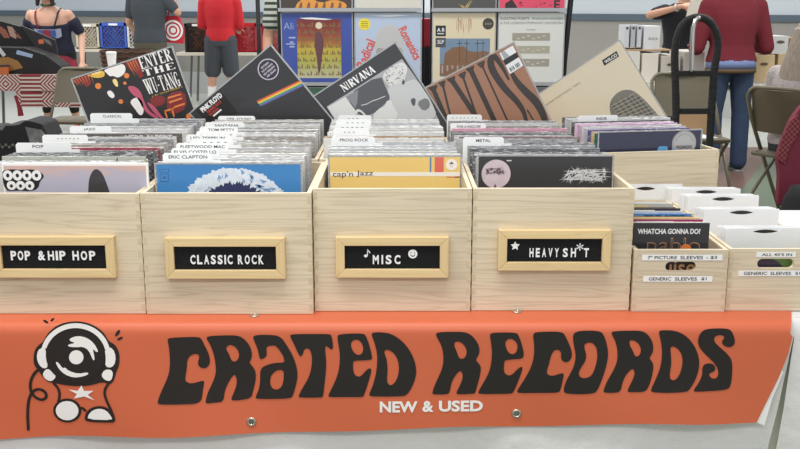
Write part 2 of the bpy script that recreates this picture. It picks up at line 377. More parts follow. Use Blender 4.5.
BY = 2.178
def bz(px, py):
    return at_Y(px, py, BY)
def bwave(x, z):
    k = max(0, min(1.2, (.735-z)/.26))
    return k*k*(.006*math.sin(x*5.3+.6)+.004*math.sin(x*11+z*8)-.002) - .004*k
def banner():
    t = thing('orange_banner', 'long orange vinyl banner with big black psychedelic lettering across the table front', 'banner', (0, 2.2, .6))
    OR = mat('orange_vinyl', (206,104,70), .42, spec=.4, var=.03, vscale=3, bump=.06, bscale=3)
    BL = mat('banner_black', (36,31,29), .42)
    WH = mat('banner_white', (238,236,232), .42)
    right = [(310, 792.6), (334, 793.4), (354, 788), (378, 778), (401, 766), (421, 755.5)]
    rz = [(at_Y(x, y, BY).z, at_Y(x, y, BY).x) for y, x in right]
    def xr(z):
        if z >= rz[0][0]: return rz[0][1]
        for (z0, x0), (z1, x1) in zip(rz, rz[1:]):
            if z <= z0 and z >= z1: return x0+(x1-x0)*(z0-z)/(z0-z1)
        return rz[-1][1]
    zl = at_Y(0, 438.5, BY).z; zm = at_Y(400, 429, BY).z; zr = at_Y(755, 421, BY).z
    def zb(x):
        u = (x+.93)/1.75
        base = zl+(zm-zl)*min(1, u*2) if u < .5 else zm+(zr-zm)*min(1, (u-.5)*2)
        return base+.0025*math.sin(x*14)+(.006 if 0 else 0)*u
    m = W(t); nx, vs, fs = 220, [], []
    # profile: top part lying on the table under the crates, folded over the edge
    R = .026
    prof = [('t', 2.62), ('t', 2.5), ('t', 2.4), ('t', 2.3), ('t', 2.24)]
    arc = [(BY+R-R*math.sin(a), .7412-R+R*math.cos(a)) for a in [PI/2*k/6 for k in range(7)]]
    rows = []
    for _, y in prof: rows.append([( -1.06+ (xr(1)*(1+.43*(y-BY))+1.06)*i/nx, y, .7412) for i in range(nx+1)])
    for y, z in arc: rows.append([(-1.06+(xr(1)*(1+.43*(y-BY))+1.06)*i/nx, y+(.0), z) for i in range(nx+1)])
    nv = 26; zt = arc[-1][1]
    for k in range(1, nv+1):
        f = k/nv; row = []
        for i in range(nx+1):
            u = i/nx
            x = -1.06+(xr(1)+1.06)*u
            z = zt+(zb(x)-zt)*f
            xe = xr(z)
            x2 = x if x < .5 else .5+(x-.5)*(xe-.5)/(xr(1)-.5)
            row.append((x2, BY+bwave(x2, z), z))
        rows.append(row)
    for r in rows: vs += r
    for j in range(len(rows)-1):
        for i in range(nx):
            a = j*(nx+1)+i; fs.append((a, a+nx+1, a+nx+2, a+1))
    m.add(vs, fs)
    def onb(off):
        return lambda v: Vector((v.x, BY+bwave(v.x, v.z)-off+v.y, v.z))
    def P(pts, conv, it=2):
        q = [bz(*conv(a, b)) for a, b in pts]
        return [(v.x, v.z) for v in (chaikin([Vector((p.x, 0, p.z)) for p in q], it) if it else q)]
    cA = lambda x, y: (150+x/4.493, 320+y/4.49); cB = lambda x, y: (280+x/4.493, 320+y/4.49)
    cC = lambda x, y: (420+x/4.493, 320+y/4.49); cD = lambda x, y: (550+x/4.0, 320+y/4.0)
    cI = lambda x, y: (x, y)
    letters = [
     (cA, [(82,80),(150,76),(218,75),(230,82),(245,110),(265,150),(272,185),(262,208),(242,215),(222,207),(216,190),(222,170),(222,155),(205,148),(180,158),(168,180),(167,215),(160,255),(162,272),(185,282),(215,275),(240,268),(246,273),(240,310),(234,368),(140,372),(45,373),(37,362),(50,325),(75,270),(88,235),(92,190),(88,130),(80,90)], []),
     (cA, [(255,76),(270,71),(330,68),(395,68),(425,85),(450,115),(461,155),(452,180),(447,190),(465,210),(478,235),(475,275),(465,310),(458,345),(410,354),(372,356),(367,348),(380,318),(392,285),(390,255),(382,241),(370,250),(352,280),(337,315),(333,360),(300,364),(257,368),(252,360),(262,320),(280,285),(296,245),(298,210),(290,160),(275,115),(256,85)],
        [[(342,122),(355,110),(375,112),(395,130),(403,155),(395,178),(378,187),(366,178),(355,150),(345,135)]]),
     (cA, [(462,75),(475,67),(525,65),(584,70),(614,110),(646,165),(664,225),(662,270),(644,335),(634,347),(584,350),(480,350),(475,342),(490,310),(497,270),(495,225),(510,205),(560,190),(600,190),(606,180),(595,150),(570,118),(560,112),(530,115),(522,125),(526,145),(522,165),(497,176),(492,165),(485,130),(470,95)],
        [[(540,270),(545,245),(565,225),(590,220),(602,228),(602,260),(595,295),(575,310),(555,308),(542,290)]]),
     (cB, [(44,70),(52,63),(130,62),(220,62),(232,68),(240,120),(234,132),(222,125),(208,113),(202,125),(208,180),(207,230),(200,290),(195,338),(188,344),(140,345),(88,344),(84,338),(100,305),(128,260),(142,215),(145,170),(138,135),(125,124),(108,130),(104,150),(95,163),(85,155),(65,110)], []),
     (cB, [(258,72),(265,64),(310,60),(375,60),(385,68),(400,105),(415,165),(412,177),(370,179),(332,181),(328,190),(330,235),(345,252),(365,250),(385,225),(403,213),(412,220),(405,250),(390,300),(376,338),(370,342),(300,342),(222,343),(217,336),(235,300),(258,250),(268,205),(270,150),(262,105)],
        [[(320,98),(335,86),(355,88),(372,108),(375,135),(365,154),(345,155),(328,140),(318,115)]]),
     (cB, [(410,62),(420,55),(450,54),(490,58),(530,78),(570,115),(600,165),(614,220),(608,262),(590,305),(568,335),(540,339),(470,340),(405,339),(400,330),(418,290),(430,245),(437,200),(437,150),(425,100)],
        [[(468,138),(480,130),(505,140),(525,165),(535,200),(533,240),(520,275),(500,292),(485,285),(480,265),(484,220),(480,175),(470,150)]]),
     (cC, [(70,62),(82,54),(140,52),(205,53),(235,70),(262,105),(269,140),(258,165),(249,178),(265,195),(275,212),(268,255),(258,290),(248,325),(240,330),(168,332),(162,325),(178,295),(192,262),(190,232),(178,226),(160,245),(142,275),(135,310),(130,330),(95,332),(57,331),(55,322),(68,285),(90,240),(103,205),(106,165),(98,115),(78,80)],
        [[(153,102),(165,94),(185,98),(205,120),(211,145),(203,168),(185,175),(172,165),(165,140),(155,120)]]),
     (cC, [(313,66),(322,57),(370,55),(430,56),(442,65),(458,110),(467,150),(462,172),(420,175),(382,178),(378,190),(375,230),(390,248),(412,247),(435,222),(455,207),(461,215),(450,250),(435,290),(418,325),(410,330),(340,331),(265,331),(261,322),(285,280),(308,240),(320,195),(324,140),(318,95)],
        [[(382,98),(395,84),(415,83),(435,100),(439,125),(430,148),(412,154),(395,143),(385,120)]]),
     (cI, [(533.5,333.4),(535.7,332),(550,331.3),(562.5,331.8),(565.5,336),(571.3,348.8),(572,356),(568.8,361.3),(563.8,362),(560.5,358),(561.3,352.5),(558.8,349.5),(554.5,349.3),(550.8,355),(549,363),(546.9,370),(546.5,373.4),(550,375.5),(553.8,375.5),(562,372.5),(563.8,373.8),(562.5,380),(560.5,388.8),(558.8,392.5),(538,392.6),(518,393),(516.8,390.8),(524.6,379),(531.3,366.7),(534,355.6),(534.2,344.5),(533,336.7)], []),
     (cD, [(90,60),(105,45),(150,41),(200,44),(215,58),(228,100),(233,140),(222,190),(205,240),(185,285),(165,292),(110,295),(60,292),(53,280),(62,245),(85,205),(98,175),(103,140),(95,100)],
        [[(135,98),(150,88),(170,90),(187,110),(189,150),(180,190),(165,222),(140,232),(120,228),(112,210),(125,185),(140,165),(145,140),(138,115)]]),
     (cD, [(243,50),(255,44),(310,42),(365,42),(390,55),(410,85),(413,120),(402,142),(395,150),(408,165),(413,185),(405,225),(395,255),(380,283),(330,284),(307,284),(312,268),(330,235),(338,210),(332,192),(318,198),(300,220),(288,245),(280,284),(250,288),(215,287),(212,280),(225,245),(250,205),(268,165),(270,125),(262,85)],
        [[(316,82),(328,78),(350,88),(363,110),(362,132),(350,145),(338,143),(330,120),(318,100)]]),
     (cD, [(434,45),(445,40),(500,41),(545,62),(580,105),(595,150),(595,190),(580,235),(555,275),(540,283),(480,287),(405,285),(400,275),(418,240),(438,195),(447,150),(447,110),(440,70)],
        [[(480,108),(490,103),(510,112),(526,135),(530,165),(522,205),(505,233),(488,240),(476,228),(478,205),(484,170),(482,135)]]),
     (cD, [(590,90),(595,60),(615,38),(650,33),(700,33),(722,38),(735,62),(740,90),(728,105),(710,108),(690,98),(686,85),(697,72),(695,62),(675,58),(657,65),(655,85),(675,105),(710,135),(727,160),(727,210),(720,260),(705,275),(640,280),(572,283),(572,275),(595,245),(608,215),(607,190),(615,175),(640,170),(658,180),(660,198),(645,207),(632,212),(640,228),(655,233),(670,225),(672,200),(660,175),(630,145),(600,115)], []),
    ]
    m.build('banner_sheet', [OR], t, smooth=True, auto=True)
    for conv, out, holes in letters:
        a = W(t)
        a.poly(P(out, conv), 0, .0008, 0, [P(h, conv) for h in holes], fn=onb(.0016))
        a.build('black_letter', BL, t)
    # small white line
    a = W(t)
    p0 = bz(379.5, 410.5); p1 = bz(483, 398.5)
    for s, x0, x1 in (('NEW', 379.8, 417.5), ('&', 422.3, 433.5), ('USED', 438.8, 483)):
        q0 = bz(x0, 411.5-(x0-380)*.009); q1 = bz(x1, 400.6-(x0-380)*.009)
        a.text(s, q0.x, q1.x, q0.z, q1.z, 0, 0, bold=.035, th=.0006, fn=onb(.0016))
    a.build('white_lettering', WH, t)
    # logo: figure with a record for a head and headphones
    cM = lambda x, y: (15+x/3.328, 310+y/3.326)
    def PM(pts, it=2): return P(pts, cM, it)
    def stroke(mb, pts, w, mi=0, off=.0018):
        q = [bz(*cM(a_, b_)) for a_, b_ in pts]
        q = chaikin([Vector((p.x, 0, p.z)) for p in q], 2, closed=False)
        L_, R_ = [], []
        w *= .5*2.25/1000/3.33
        for i, p in enumerate(q):
            d = (q[min(i+1, len(q)-1)]-q[max(0, i-1)]).normalized(); n_ = Vector((-d.z, 0, d.x))
            L_.append(p+n_*w); R_.append(p-n_*w)
        vs = []; fs = []
        for l, r in zip(L_, R_): vs += [onb(off)(l), onb(off)(r)]
        for i in range(len(q)-1): fs.append((2*i, 2*i+1, 2*i+3, 2*i+2))
        mb.add(vs, fs, mi)
    def ell(cx, cy, rx, ry, a0=0, n=36, rot=0):
        r = math.radians(rot)
        return [(cx+rx*math.cos(2*PI*k/n)*math.cos(r)-ry*math.sin(2*PI*k/n)*math.sin(r), cy+rx*math.cos(2*PI*k/n)*math.sin(r)+ry*math.sin(2*PI*k/n)*math.cos(r)) for k in range(n)]
    lg = W(t)
    stroke(lg, [(85,192),(62,212),(50,245),(56,280),(85,300),(106,292),(104,272),(80,260),(58,270),(45,300),(42,350),(45,400)], 10)
    stroke(lg, [(128,240),(148,262),(150,285),(145,305)], 9); stroke(lg, [(314,240),(298,266),(305,295),(325,335),(333,360)], 9)
    stroke(lg, [(212,330),(225,322),(238,335)], 9)
    lg.poly(PM([(62,165),(66,130),(84,112),(95,105),(112,72),(150,44),(205,35),(255,45),(295,72),(312,104),(332,112),(349,140),(349,180),(338,205),(330,235),(316,246),(295,236),(250,250),(203,252),(160,248),(128,240),(112,240),(88,215),(78,198),(66,185)]), 0, .0004, 0, fn=onb(.0014))
    lg.poly(PM(ell(175,333,47,40), 0), 0, .0004, 0, fn=onb(.0018))
    lg.poly(PM([(232,366),(236,342),(252,324),(282,315),(312,322),(330,345),(339,370),(300,371),(260,371)], 1), 0, .0004, 0, fn=onb(.0018))
    for e in (ell(342,76,5,12,rot=35), ell(350,94,4,10,rot=65), ell(103,38,4,10,rot=-60), ell(125,32,4,8,rot=50)):
        lg.poly(PM(e, 0), 0, .0004, 0, fn=onb(.0014))
    # white parts
    band = [(203+math.cos(math.radians(a_))*116, 150-math.sin(math.radians(a_))*107) for a_ in range(168, 11, -6)]
    band += [(203+math.cos(math.radians(a_))*101, 152-math.sin(math.radians(a_))*93) for a_ in range(14, 168, 6)]
    lg.poly(PM(band, 0), 0, .0004, 1, fn=onb(.0022))
    for q in ([(78,132),(92,124),(104,128),(104,160),(112,188),(97,194),(82,182),(73,158)], [(300,128),(318,121),(334,138),(337,170),(324,190),(302,186),(304,158)],
              [(94,208),(108,192),(128,205),(139,220),(124,236),(108,232),(96,220)], [(288,216),(300,196),(322,196),(329,210),(322,233),(304,232)]):
        lg.poly(PM(q, 1), 0, .0004, 1, fn=onb(.0022))
    lg.poly(PM(ell(175,333,38,32), 0), 0, .0004, 1, fn=onb(.0026))
    lg.poly(PM([(243,361),(247,344),(262,330),(284,324),(306,330),(322,348),(328,362)], 1), 0, .0004, 1, fn=onb(.0026))
    lg.poly(PM([(180,263),(210,267),(223,249),(232,267),(263,266),(244,280),(267,297),(233,285),(198,292),(208,277)], 0), 0, .0004, 1, fn=onb(.0022))
    # record head and its shine
    lg.poly(PM(ell(203,151,98,89), 0), 0, .0004, 0, fn=onb(.0028))
    lg.poly(PM(ell(206,155,24,23), 0), 0, .0004, 1, fn=onb(.0034))
    lg.poly(PM([(186,92),(210,84),(240,90),(264,108),(280,136),(272,138),(260,124),(268,162),(262,166),(248,132),(228,120),(206,122),(180,120),(178,113),(204,108),(182,100)], 1), 0, .0004, 1, fn=onb(.0034))
    lg.poly(PM([(136,170),(146,172),(160,192),(168,188),(180,200),(212,210),(246,204),(246,212),(222,220),(196,222),(168,212),(148,194)], 1), 0, .0004, 1, fn=onb(.0034))
    lg.build('record_head_emblem', [BL, WH], t)
    # hem that curls round at the right end
    h = W(t)
    pts = [(767,398),(781,369),(783.5,372),(772,398),(763.5,424.5),(755.2,421)]
    h.poly([(bz(*p).x, bz(*p).z) for p in pts], 0, .0006, 0, fn=lambda v: Vector((v.x, BY+bwave(v.x, v.z)+.002+v.y, v.z)))
    for k in range(3):
        p = bz(767.5-k*.5, 411+k*2); h.box(p.x-.0014, p.x+.0014, BY+.0, BY+.0015, p.z-.001, p.z+.0012, 1)
    o = h.build('white_hem', [WH, BL], t); o['label'] = 'white underside showing at the curled right corner'
    # eyelets
    for px, py in ((252, 420), (516.5, 413.5), (517, 311.5), (254.5, 315.5), (743, 307.8)):
        e = W(t)
        if py > 350:
            c = bz(px, py); yy = BY+bwave(c.x, c.z)-.001
            e.tube([Vector((c.x+.0085*math.cos(a_), yy, c.z+.0085*math.sin(a_))) for a_ in [2*PI*k/20 for k in range(20)]], .0032, n=8, closed=True)
            e.disc(c.x, c.z, .0065, yy, yy+.0005, 1)
        else:
            c = at_Z(px, py, .7425)
            e.tube([Vector((c.x+.0085*math.cos(a_), c.y+.0085*math.sin(a_), .7425)) for a_ in [2*PI*k/20 for k in range(20)]], .0028, n=8, closed=True)
        e.build('metal_eyelet', [mat('eyelet_metal', (196,190,176), .25, .9), mat('eyelet_core', (120,118,108), .5)], t, smooth=True)
banner()

# ---- crates
def crate(name, label, x0, x1, y0, depth, h, yaw=0.0, handle=False, group=None, origin=None, wall=.010, nj=9, z=CZ):
    w = x1-x0
    loc = origin if origin else ((x0+x1)/2, y0, z)
    t = thing(name, label, 'crate', loc, (0, 0, yaw), group)
    t['w'] = 0; del t['w']
    # front panel
    m = MB(); hw = w/2-.0006
    out = [(-hw, 0), (hw, 0), (hw, h), (-hw, h)]
    holes = []
    if handle:
        a, r, hc = handle[0]/2, .0115, h-handle[1]
        ho = [(a*1-r+r*math.cos(q), hc+r*math.sin(q)) for q in [-PI/2+PI*k/10 for k in range(11)]]
        ho += [(-a+r+r*math.cos(q), hc+r*math.sin(q)) for q in [PI/2+PI*k/10 for k in range(11)]]
        holes = [ho]
    m.poly(out, 0, wall, 0, holes); m.build('front_panel', WOOD, t, bevel=.0008, seg=1)
    m = MB(); m.box(-hw, hw, depth-wall, depth, 0, h); m.build('back_panel', WOOD, t, bevel=.0008, seg=1)
    for s in (-1, 1):
        m = MB(); xa, xb = sorted((s*hw, s*(hw-wall)))
        m.box(xa, xb, wall, depth-wall, 0, h)
        jh = h/(2*nj)
        for k in range(nj):                     # finger joints showing at the front face
            zz = jh*(2*k+.5)
            m.box(xa-(.0003 if s < 0 else 0), xb+(.0003 if s > 0 else 0), -.0004, wall, zz, zz+jh, 1)
        m.build('side_panel', [WOODY, ENDG], t)
    m = MB(); m.box(-hw+wall, hw-wall, wall, depth-wall, .001, .007); m.build('bottom_panel', WOODY, t)
    return t
X0, X1, X2, X3, X4 = -.990, -.594, -.2015, .168, .543
F1 = 2.243
crate('record_crate', 'pale wooden crate at the left edge, behind the POP & HIP HOP sign', X0, X1-.001, F1, .450, .2875)
crate('record_crate', 'pale wooden crate behind the CLASSIC ROCK sign', X1, X2-.001, F1-.002, .452, .2885)
crate('record_crate', 'pale wooden crate behind the MISC sign', X2, X3-.0015, CF, .44, .2945)
crate('record_crate', 'pale wooden crate behind the HEAVY SH*T sign', X3, X4-.001, CF+.004, .436, .2945)
B0 = 2.714
crate('record_crate', 'wooden crate right behind the POP & HIP HOP crate', -.985, -.603, B0, .45, .2925)
crate('record_crate', 'wooden crate right behind the CLASSIC ROCK crate', -.600, -.224, B0, .45, .2925)
crate('record_crate', 'wooden crate right behind the MISC crate', -.222, .136, B0, .45, .2925)
crate('record_crate', 'wooden crate right behind the HEAVY SH*T crate', .138, .497, B0, .45, .2925)
IY = math.radians(11.5); IW = .378
ir = Vector((.9365, 2.905, CZ)); idir = Vector((math.cos(IY), math.sin(IY), 0)); iback = Vector((-math.sin(IY), math.cos(IY), 0))
iorig = ir-idir*(IW/2)
crate('record_crate', 'pale wooden crate turned askew at back right, holding the navy record', 0, IW, 0, .36, .2915, yaw=IY, origin=tuple(iorig))
crate('singles_crate', 'small wooden crate of picture-sleeve 7 inch singles with handle slot', .5455, .7665, CF-.004, .345, .1505, handle=(.072, .040), nj=6)
crate('singles_crate', 'small wooden crate of plain white sleeves marked ALL 45\'S IN', .7695, .991, CF+.004, .345, .1505, handle=(.086, .035), nj=6)
crate('singles_crate', 'small wooden crate behind the picture-sleeve singles crate', .5555, .7665, CF+.352, .196, .1605, nj=6)
crate('singles_crate', 'small wooden crate at right, behind the crate marked ALL 45\'S IN', .7695, .991, CF+.360, .225, .1605, nj=6)

# ---- letter boards
FELT = mat('black_felt', (24,25,27), .85, bump=.3, bscale=300)
LET = mat('white_plastic_letter', (240,240,240), .45)
def letterboard(label, l, r, tp, bt, items, yf):
    yb = yf-.0006
    c0 = at_Y(l, bt, yb-.019); c1 = at_Y(r, tp, yb-.019)
    w = c1.x-c0.x; h = c1.z-c0.z; cx = (c0.x+c1.x)/2
    t = thing('letter_board', label, 'sign', (cx, yb, c0.z))
    D = .019; fr = .0205
    for nm, q in (('frame_rail', [(-w/2, 0), (w/2, 0), (w/2-fr, fr), (-w/2+fr, fr)]), ('frame_rail', [(-w/2, h), (-w/2+fr, h-fr), (w/2-fr, h-fr), (w/2, h)]),
                  ('frame_stile', [(-w/2, 0), (-w/2+fr, fr), (-w/2+fr, h-fr), (-w/2, h)]), ('frame_stile', [(w/2, 0), (w/2, h), (w/2-fr, h-fr), (w/2-fr, fr)])):
        m = MB(); m.poly(q, -D, 0); m.build(nm, PINE if nm == 'frame_rail' else PINEV, t, bevel=.0014)
    m = MB(); m.box(-w/2+fr-.001, w/2-fr+.001, -.009, -.001, fr-.001, h-fr+.001)
    n = 13
    for k in range(n):
        z = fr+(h-2*fr)*(k+.2)/n; m.box(-w/2+fr-.0005, w/2-fr+.0005, -.0115, -.009, z, z+(h-2*fr)/n*.62)
    m.build('grooved_felt_panel', FELT, t)
    yl = -.0135
    for it in items:
        kind = it[0]
        if kind == 'T':
            _, s, x0, x1, y0, y1 = it
            # letters are separate plastic pieces
            chars = [c for c in s]
            wd = {'I': .45, ' ': .55, '*': .6}
            tot = sum(wd.get(c, 1) for c in chars); px = x0
            for c in chars:
                cw = (x1-x0)*wd.get(c, 1)/tot
                if c != ' ':
                    a = at_Y(px+cw*.15, y1, yb+yl); b = at_Y(px+cw*.82, y0, yb+yl)
                    if c == 'I': a = at_Y(px+cw*.3, y1, yb+yl); b = at_Y(px+cw*.7, y0, yb+yl)
                    if c == '*': a = at_Y(px-cw*.25, y0+2.4, yb+yl); b = at_Y(px+cw*1.25, y0-5, yb+yl)
                    m = W(t); m.text(c, a.x, b.x, a.z, b.z, yb+yl, 0, bold=0 if c == '*' else .028, th=.0022)
                    m.build('letter', LET, t)
                px += cw
        elif kind == 'star':
            _, x, y, r_ = it; c = at_Y(x, y, yb+yl); R_ = r_*2.3/1000
            m = W(t); m.poly([(c.x+(R_ if k % 2 == 0 else R_*.5)*math.cos(PI/2+PI*k/5), c.z+(R_ if k % 2 == 0 else R_*.5)*math.sin(PI/2+PI*k/5)) for k in range(10)], yb+yl, yb+yl+.002)
            m.build('star', LET, t)
        elif kind == 'smile':
            _, x, y, r_ = it; c = at_Y(x, y, yb+yl); R_ = r_*2.3/1000
            m = W(t); m.disc(c.x, c.z, R_, yb+yl, yb+yl+.002)
            for s in (-1, 1): m.disc(c.x+s*R_*.36, c.z+R_*.25, R_*.13, yb+yl-.0004, yb+yl, 1, n=10)
            m.poly([(c.x+R_*.55*math.cos(a), c.z-R_*.1+R_*.5*math.sin(a)) for a in [PI+PI*k/8 for k in range(9)]]+[(c.x+R_*.4*math.cos(a), c.z-R_*.1+R_*.3*math.sin(a)) for a in [2*PI-PI*k/8 for k in range(9)]], yb+yl-.0004, yb+yl, 1)
            m.build('smiley_face', [LET, BLACK], t)
        elif kind == 'note':
            _, x, y, r_ = it; c = at_Y(x, y, yb+yl); R_ = r_*2.3/1000
            m = W(t); m.disc(c.x-R_*.3, c.z-R_*.7, R_*.42, yb+yl, yb+yl+.002, rz=R_*.33)
            m.box(c.x+R_*.02, c.x+R_*.2, yb+yl, yb+yl+.002, c.z-R_*.7, c.z+R_)
            m.poly([(c.x+R_*.1, c.z+R_), (c.x+R_*.1, c.z+R_*.55), (c.x+R_*.55, c.z+R_*.15), (c.x+R_*.75, c.z-R_*.2), (c.x+R_*.75, c.z+R_*.3)], yb+yl, yb+yl+.002)
            m.build('music_note', LET, t)
letterboard('letter board reading POP & HIP HOP on the leftmost crate', -6, 113.2, 237, 278, [('T', 'POP', 10, 31, 251, 260.3), ('T', '&', 37, 46, 251, 260.3), ('T', 'HIP', 47, 66.5, 251, 260.3), ('T', 'HOP', 71.5, 96.5, 251, 260.3)], F1)
letterboard('letter board reading CLASSIC ROCK', 166, 284.4, 238.2, 279, [('T', 'CLASSIC', 189.5, 233.5, 255.2, 264.3), ('T', 'ROCK', 237, 264.5, 255.2, 264.3)], F1-.002)
letterboard('letter board reading MISC with a music note and smiley', 336, 449, 237.4, 278, [('T', 'MISC', 371.5, 402, 255.2, 264.2), ('note', 367, 253.2, 4.2), ('smile', 412.8, 254, 4.6)], CF)
letterboard('letter board reading HEAVY SH*T with a white star', 497.8, 612, 230.4, 271, [('T', 'HEAVY', 528.5, 560, 248.3, 257.2), ('T', 'SH*T', 561.5, 590.5, 248.3, 257.2), ('star', 515.2, 246, 4.8)], CF+.004)

# paper strips taped on the small crates
def strip(label, x0, x1, y0, y1, items, yf):
    c0 = at_Y(x0, y1, yf); c1 = at_Y(x1, y0, yf)
    t = thing('paper_strip', label, 'label', ((c0.x+c1.x)/2, yf-.0005, c0.z))
    m = W(t); m.box(c0.x, c1.x, yf-.0011, yf-.0005, c0.z, c1.z, 0)
    for s, a, b in items:
        p = at_Y(a, y1-1.15, yf); q = at_Y(b, y0+1.1, yf); m.text(s, p.x, q.x, p.z, q.z, yf-.0014, 1, bold=.02)
    m.build('printed_paper', [WHITE, INK], t)
strip('paper strip reading PICTURE SLEEVES above the left handle slot', 641.8, 722.5, 254.6, 260.3, [('7" PICTURE', 647.5, 677), ('SLEEVES', 680, 703), ('- $3', 706, 717)], CF-.004)
strip('paper strip reading GENERIC SLEEVES $1 under the handle slot', 643, 712.5, 276, 281.6, [('GENERIC', 648.5, 671), ('SLEEVES', 674.5, 697), ('$1', 701, 706.5)], CF-.004)
strip('paper strip reading ALL 45\'S IN above the handle slot', 756, 796, 252, 257, [("ALL 45'S IN", 761.5, 792)], CF+.004)
strip('paper strip reading GENERIC SLEEVES at the right picture edge', 738, 803, 270.5, 276, [('GENERIC', 743.5, 767), ('SLEEVES', 770, 791), ('$1', 795, 800)], CF+.004)
# ---- records in crates
TINTS = [(182,184,186),(152,155,159),(194,192,187),(96,98,102),(208,208,206),(148,142,136),(172,168,162),(124,127,132),(198,199,200),(74,75,79)]
SIDES = [(225,225,222),(70,70,74),(205,200,188),(40,40,44),(235,235,233),(150,140,130),(190,190,190),(110,112,118),(214,210,200),(60,58,60)]
def sleeve_mesh(w, h, front, side, seed, wig=.0016, flap=.004, th=.0035):
    """a record jacket in a clear outer sleeve whose open top edge is crinkled; origin at bottom centre"""
    rnd = random.Random(seed); m = MB()
    m.box(-w/2+.003, w/2-.003, 0, th, 0, h-flap, 1)
    n = 36; vs = []; fs = []
    zs = [0, h*.5, h*.8, h*.93, h*.97, h]
    for y, sgn in ((-.0012, -1), (th+.0012, 1)):
        for z in zs:
            for i in range(n+1):
                x = -w/2+w*i/n; k = 1 if z == h else (.5 if z > h*.9 else 0)
                vs.append((x, y+sgn*k*.0012*rnd.random()-(.0006 if k else 0), z+(k*wig*(rnd.random()-.6) if z == h else 0)))
    nz = len(zs)
    for L_ in range(2):
        o = L_*nz*(n+1)
        for j in range(nz-1):
            for i in range(n):
                a = o+j*(n+1)+i; f = (a, a+1, a+n+2, a+n+1); fs.append(f if L_ == 0 else f[::-1])
    o = nz*(n+1)
    for i in range(n):                                       # folded top
        a = (nz-1)*(n+1)+i; fs.append((a, a+1, o+a+1, o+a))
    m.add(vs, fs, 0)
    k0 = len(m.f)
    sd = []
    for j in range(nz-1):
        a = j*(n+1); sd.append((a, a+n+1, o+a+n+1, o+a)); a += n; sd.append((a, o+a, o+a+n+1, a+n+1))
    m.f += sd; m.mi += [2]*len(sd)
    return m
protos = []
def get_protos():
    for i in range(10):
        mb = sleeve_mesh(.338, .334, None, None, i)
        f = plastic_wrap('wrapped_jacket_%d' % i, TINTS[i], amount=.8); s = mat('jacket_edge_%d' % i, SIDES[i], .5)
        me = bpy.data.meshes.new('vinyl_record'); me.from_pydata([tuple(v) for v in mb.v], [], mb.f)
        for q in (f, s, mat('sleeve_edge_%d' % i, tuple(int(c*.5+105) for c in SIDES[i]), .3, coat=.6)): me.materials.append(q)
        me.polygons.foreach_set('material_index', mb.mi); me.update(); protos.append(me)
get_protos()
BASEZ = CZ+.0075
def plain_record(x, y, top, w, tilt, label, group, pi, yaw=0.0, cz=BASEZ):
    o = bpy.data.objects.new('vinyl_record', protos[pi]); COL.objects.link(o)
    h = (top-cz)/math.cos(tilt)
    o.location = (x, y-math.sin(-tilt)*0, cz); o.rotation_euler = (-tilt, 0, yaw); o.scale = (w/.338, 1, h/.334)
    return tag(o, label, 'record', group)
ARTREC = []
def fill(crate_label, xs, xe, ys, ye, zs, ze, w, n, seed, pool, skip=()):
    """xs/xe are the front and back x centres"""
    r = random.Random(seed)
    yy = []
    for i in range(n):
        yy.append(ys+(ye-ys)*(i+r.uniform(-.28, .28))/(n-1))
    for i, y in enumerate(yy):
        f = (y-ys)/(ye-ys)
        if any(abs(y-s) < .0085 for s in skip): continue
        x = xs+(xe-xs)*f+r.uniform(-.004, .004); z = zs+(ze-zs)*f+r.uniform(-.004, .004)
        plain_record(x, y, z, w, 0.0, 'record in a clear sleeve packed in the crate '+crate_label, 'records packed in the crate '+crate_label, r.choice(pool))
# divider cards
def yfor(py, Z): return at_Z(400, py, Z).y
TABM = mat('divider_white', (238,240,240), .45)
def divider(label, px0, px1, ptop, words, cratex, z=1.106, w=.30, tall=.017, txt=None, yaw=0.0, y=None):
    y = yfor(ptop, z) if y is None else y
    a = at_Y(px0, ptop, y); b = at_Y(px1, ptop, y)
    t = thing('divider_card', label, 'divider', (cratex, y, BASEZ), (0, 0, yaw))
    m = MB(); x0 = a.x-cratex; x1 = b.x-cratex; H = z-BASEZ; c = .005
    zl = H-tall; xb = max(x0+w, x1+.01) if yaw == 0 else x1+.01
    q = [(x0, 0), (x1+.02, 0), (x1+.02, zl), (x1, zl), (x1, H-c), (x1-c, H), (x0+c, H), (x0, H-c)]
    m.poly(q, 0, .0012)
    if words:
        for s, u0, u1 in words:
            zz = H-tall*.78 if txt is None else H-txt
            if s[0] == '-':
                m.text(s, x0+(x1-x0)*u0, x0+(x1-x0)*u1, zz+.002, zz+.0038, -.0004, 1); continue
            m.text(s, x0+(x1-x0)*u0, x0+(x1-x0)*u1, zz, zz+.0078, -.0004, 1, bold=.01)
    m.build('tabbed_card', [TABM, INK], t)
    return y
cc = 'of the %s sign'
cd = 'right behind the %s one'
y_d = []
cx1 = (X1+X2)/2
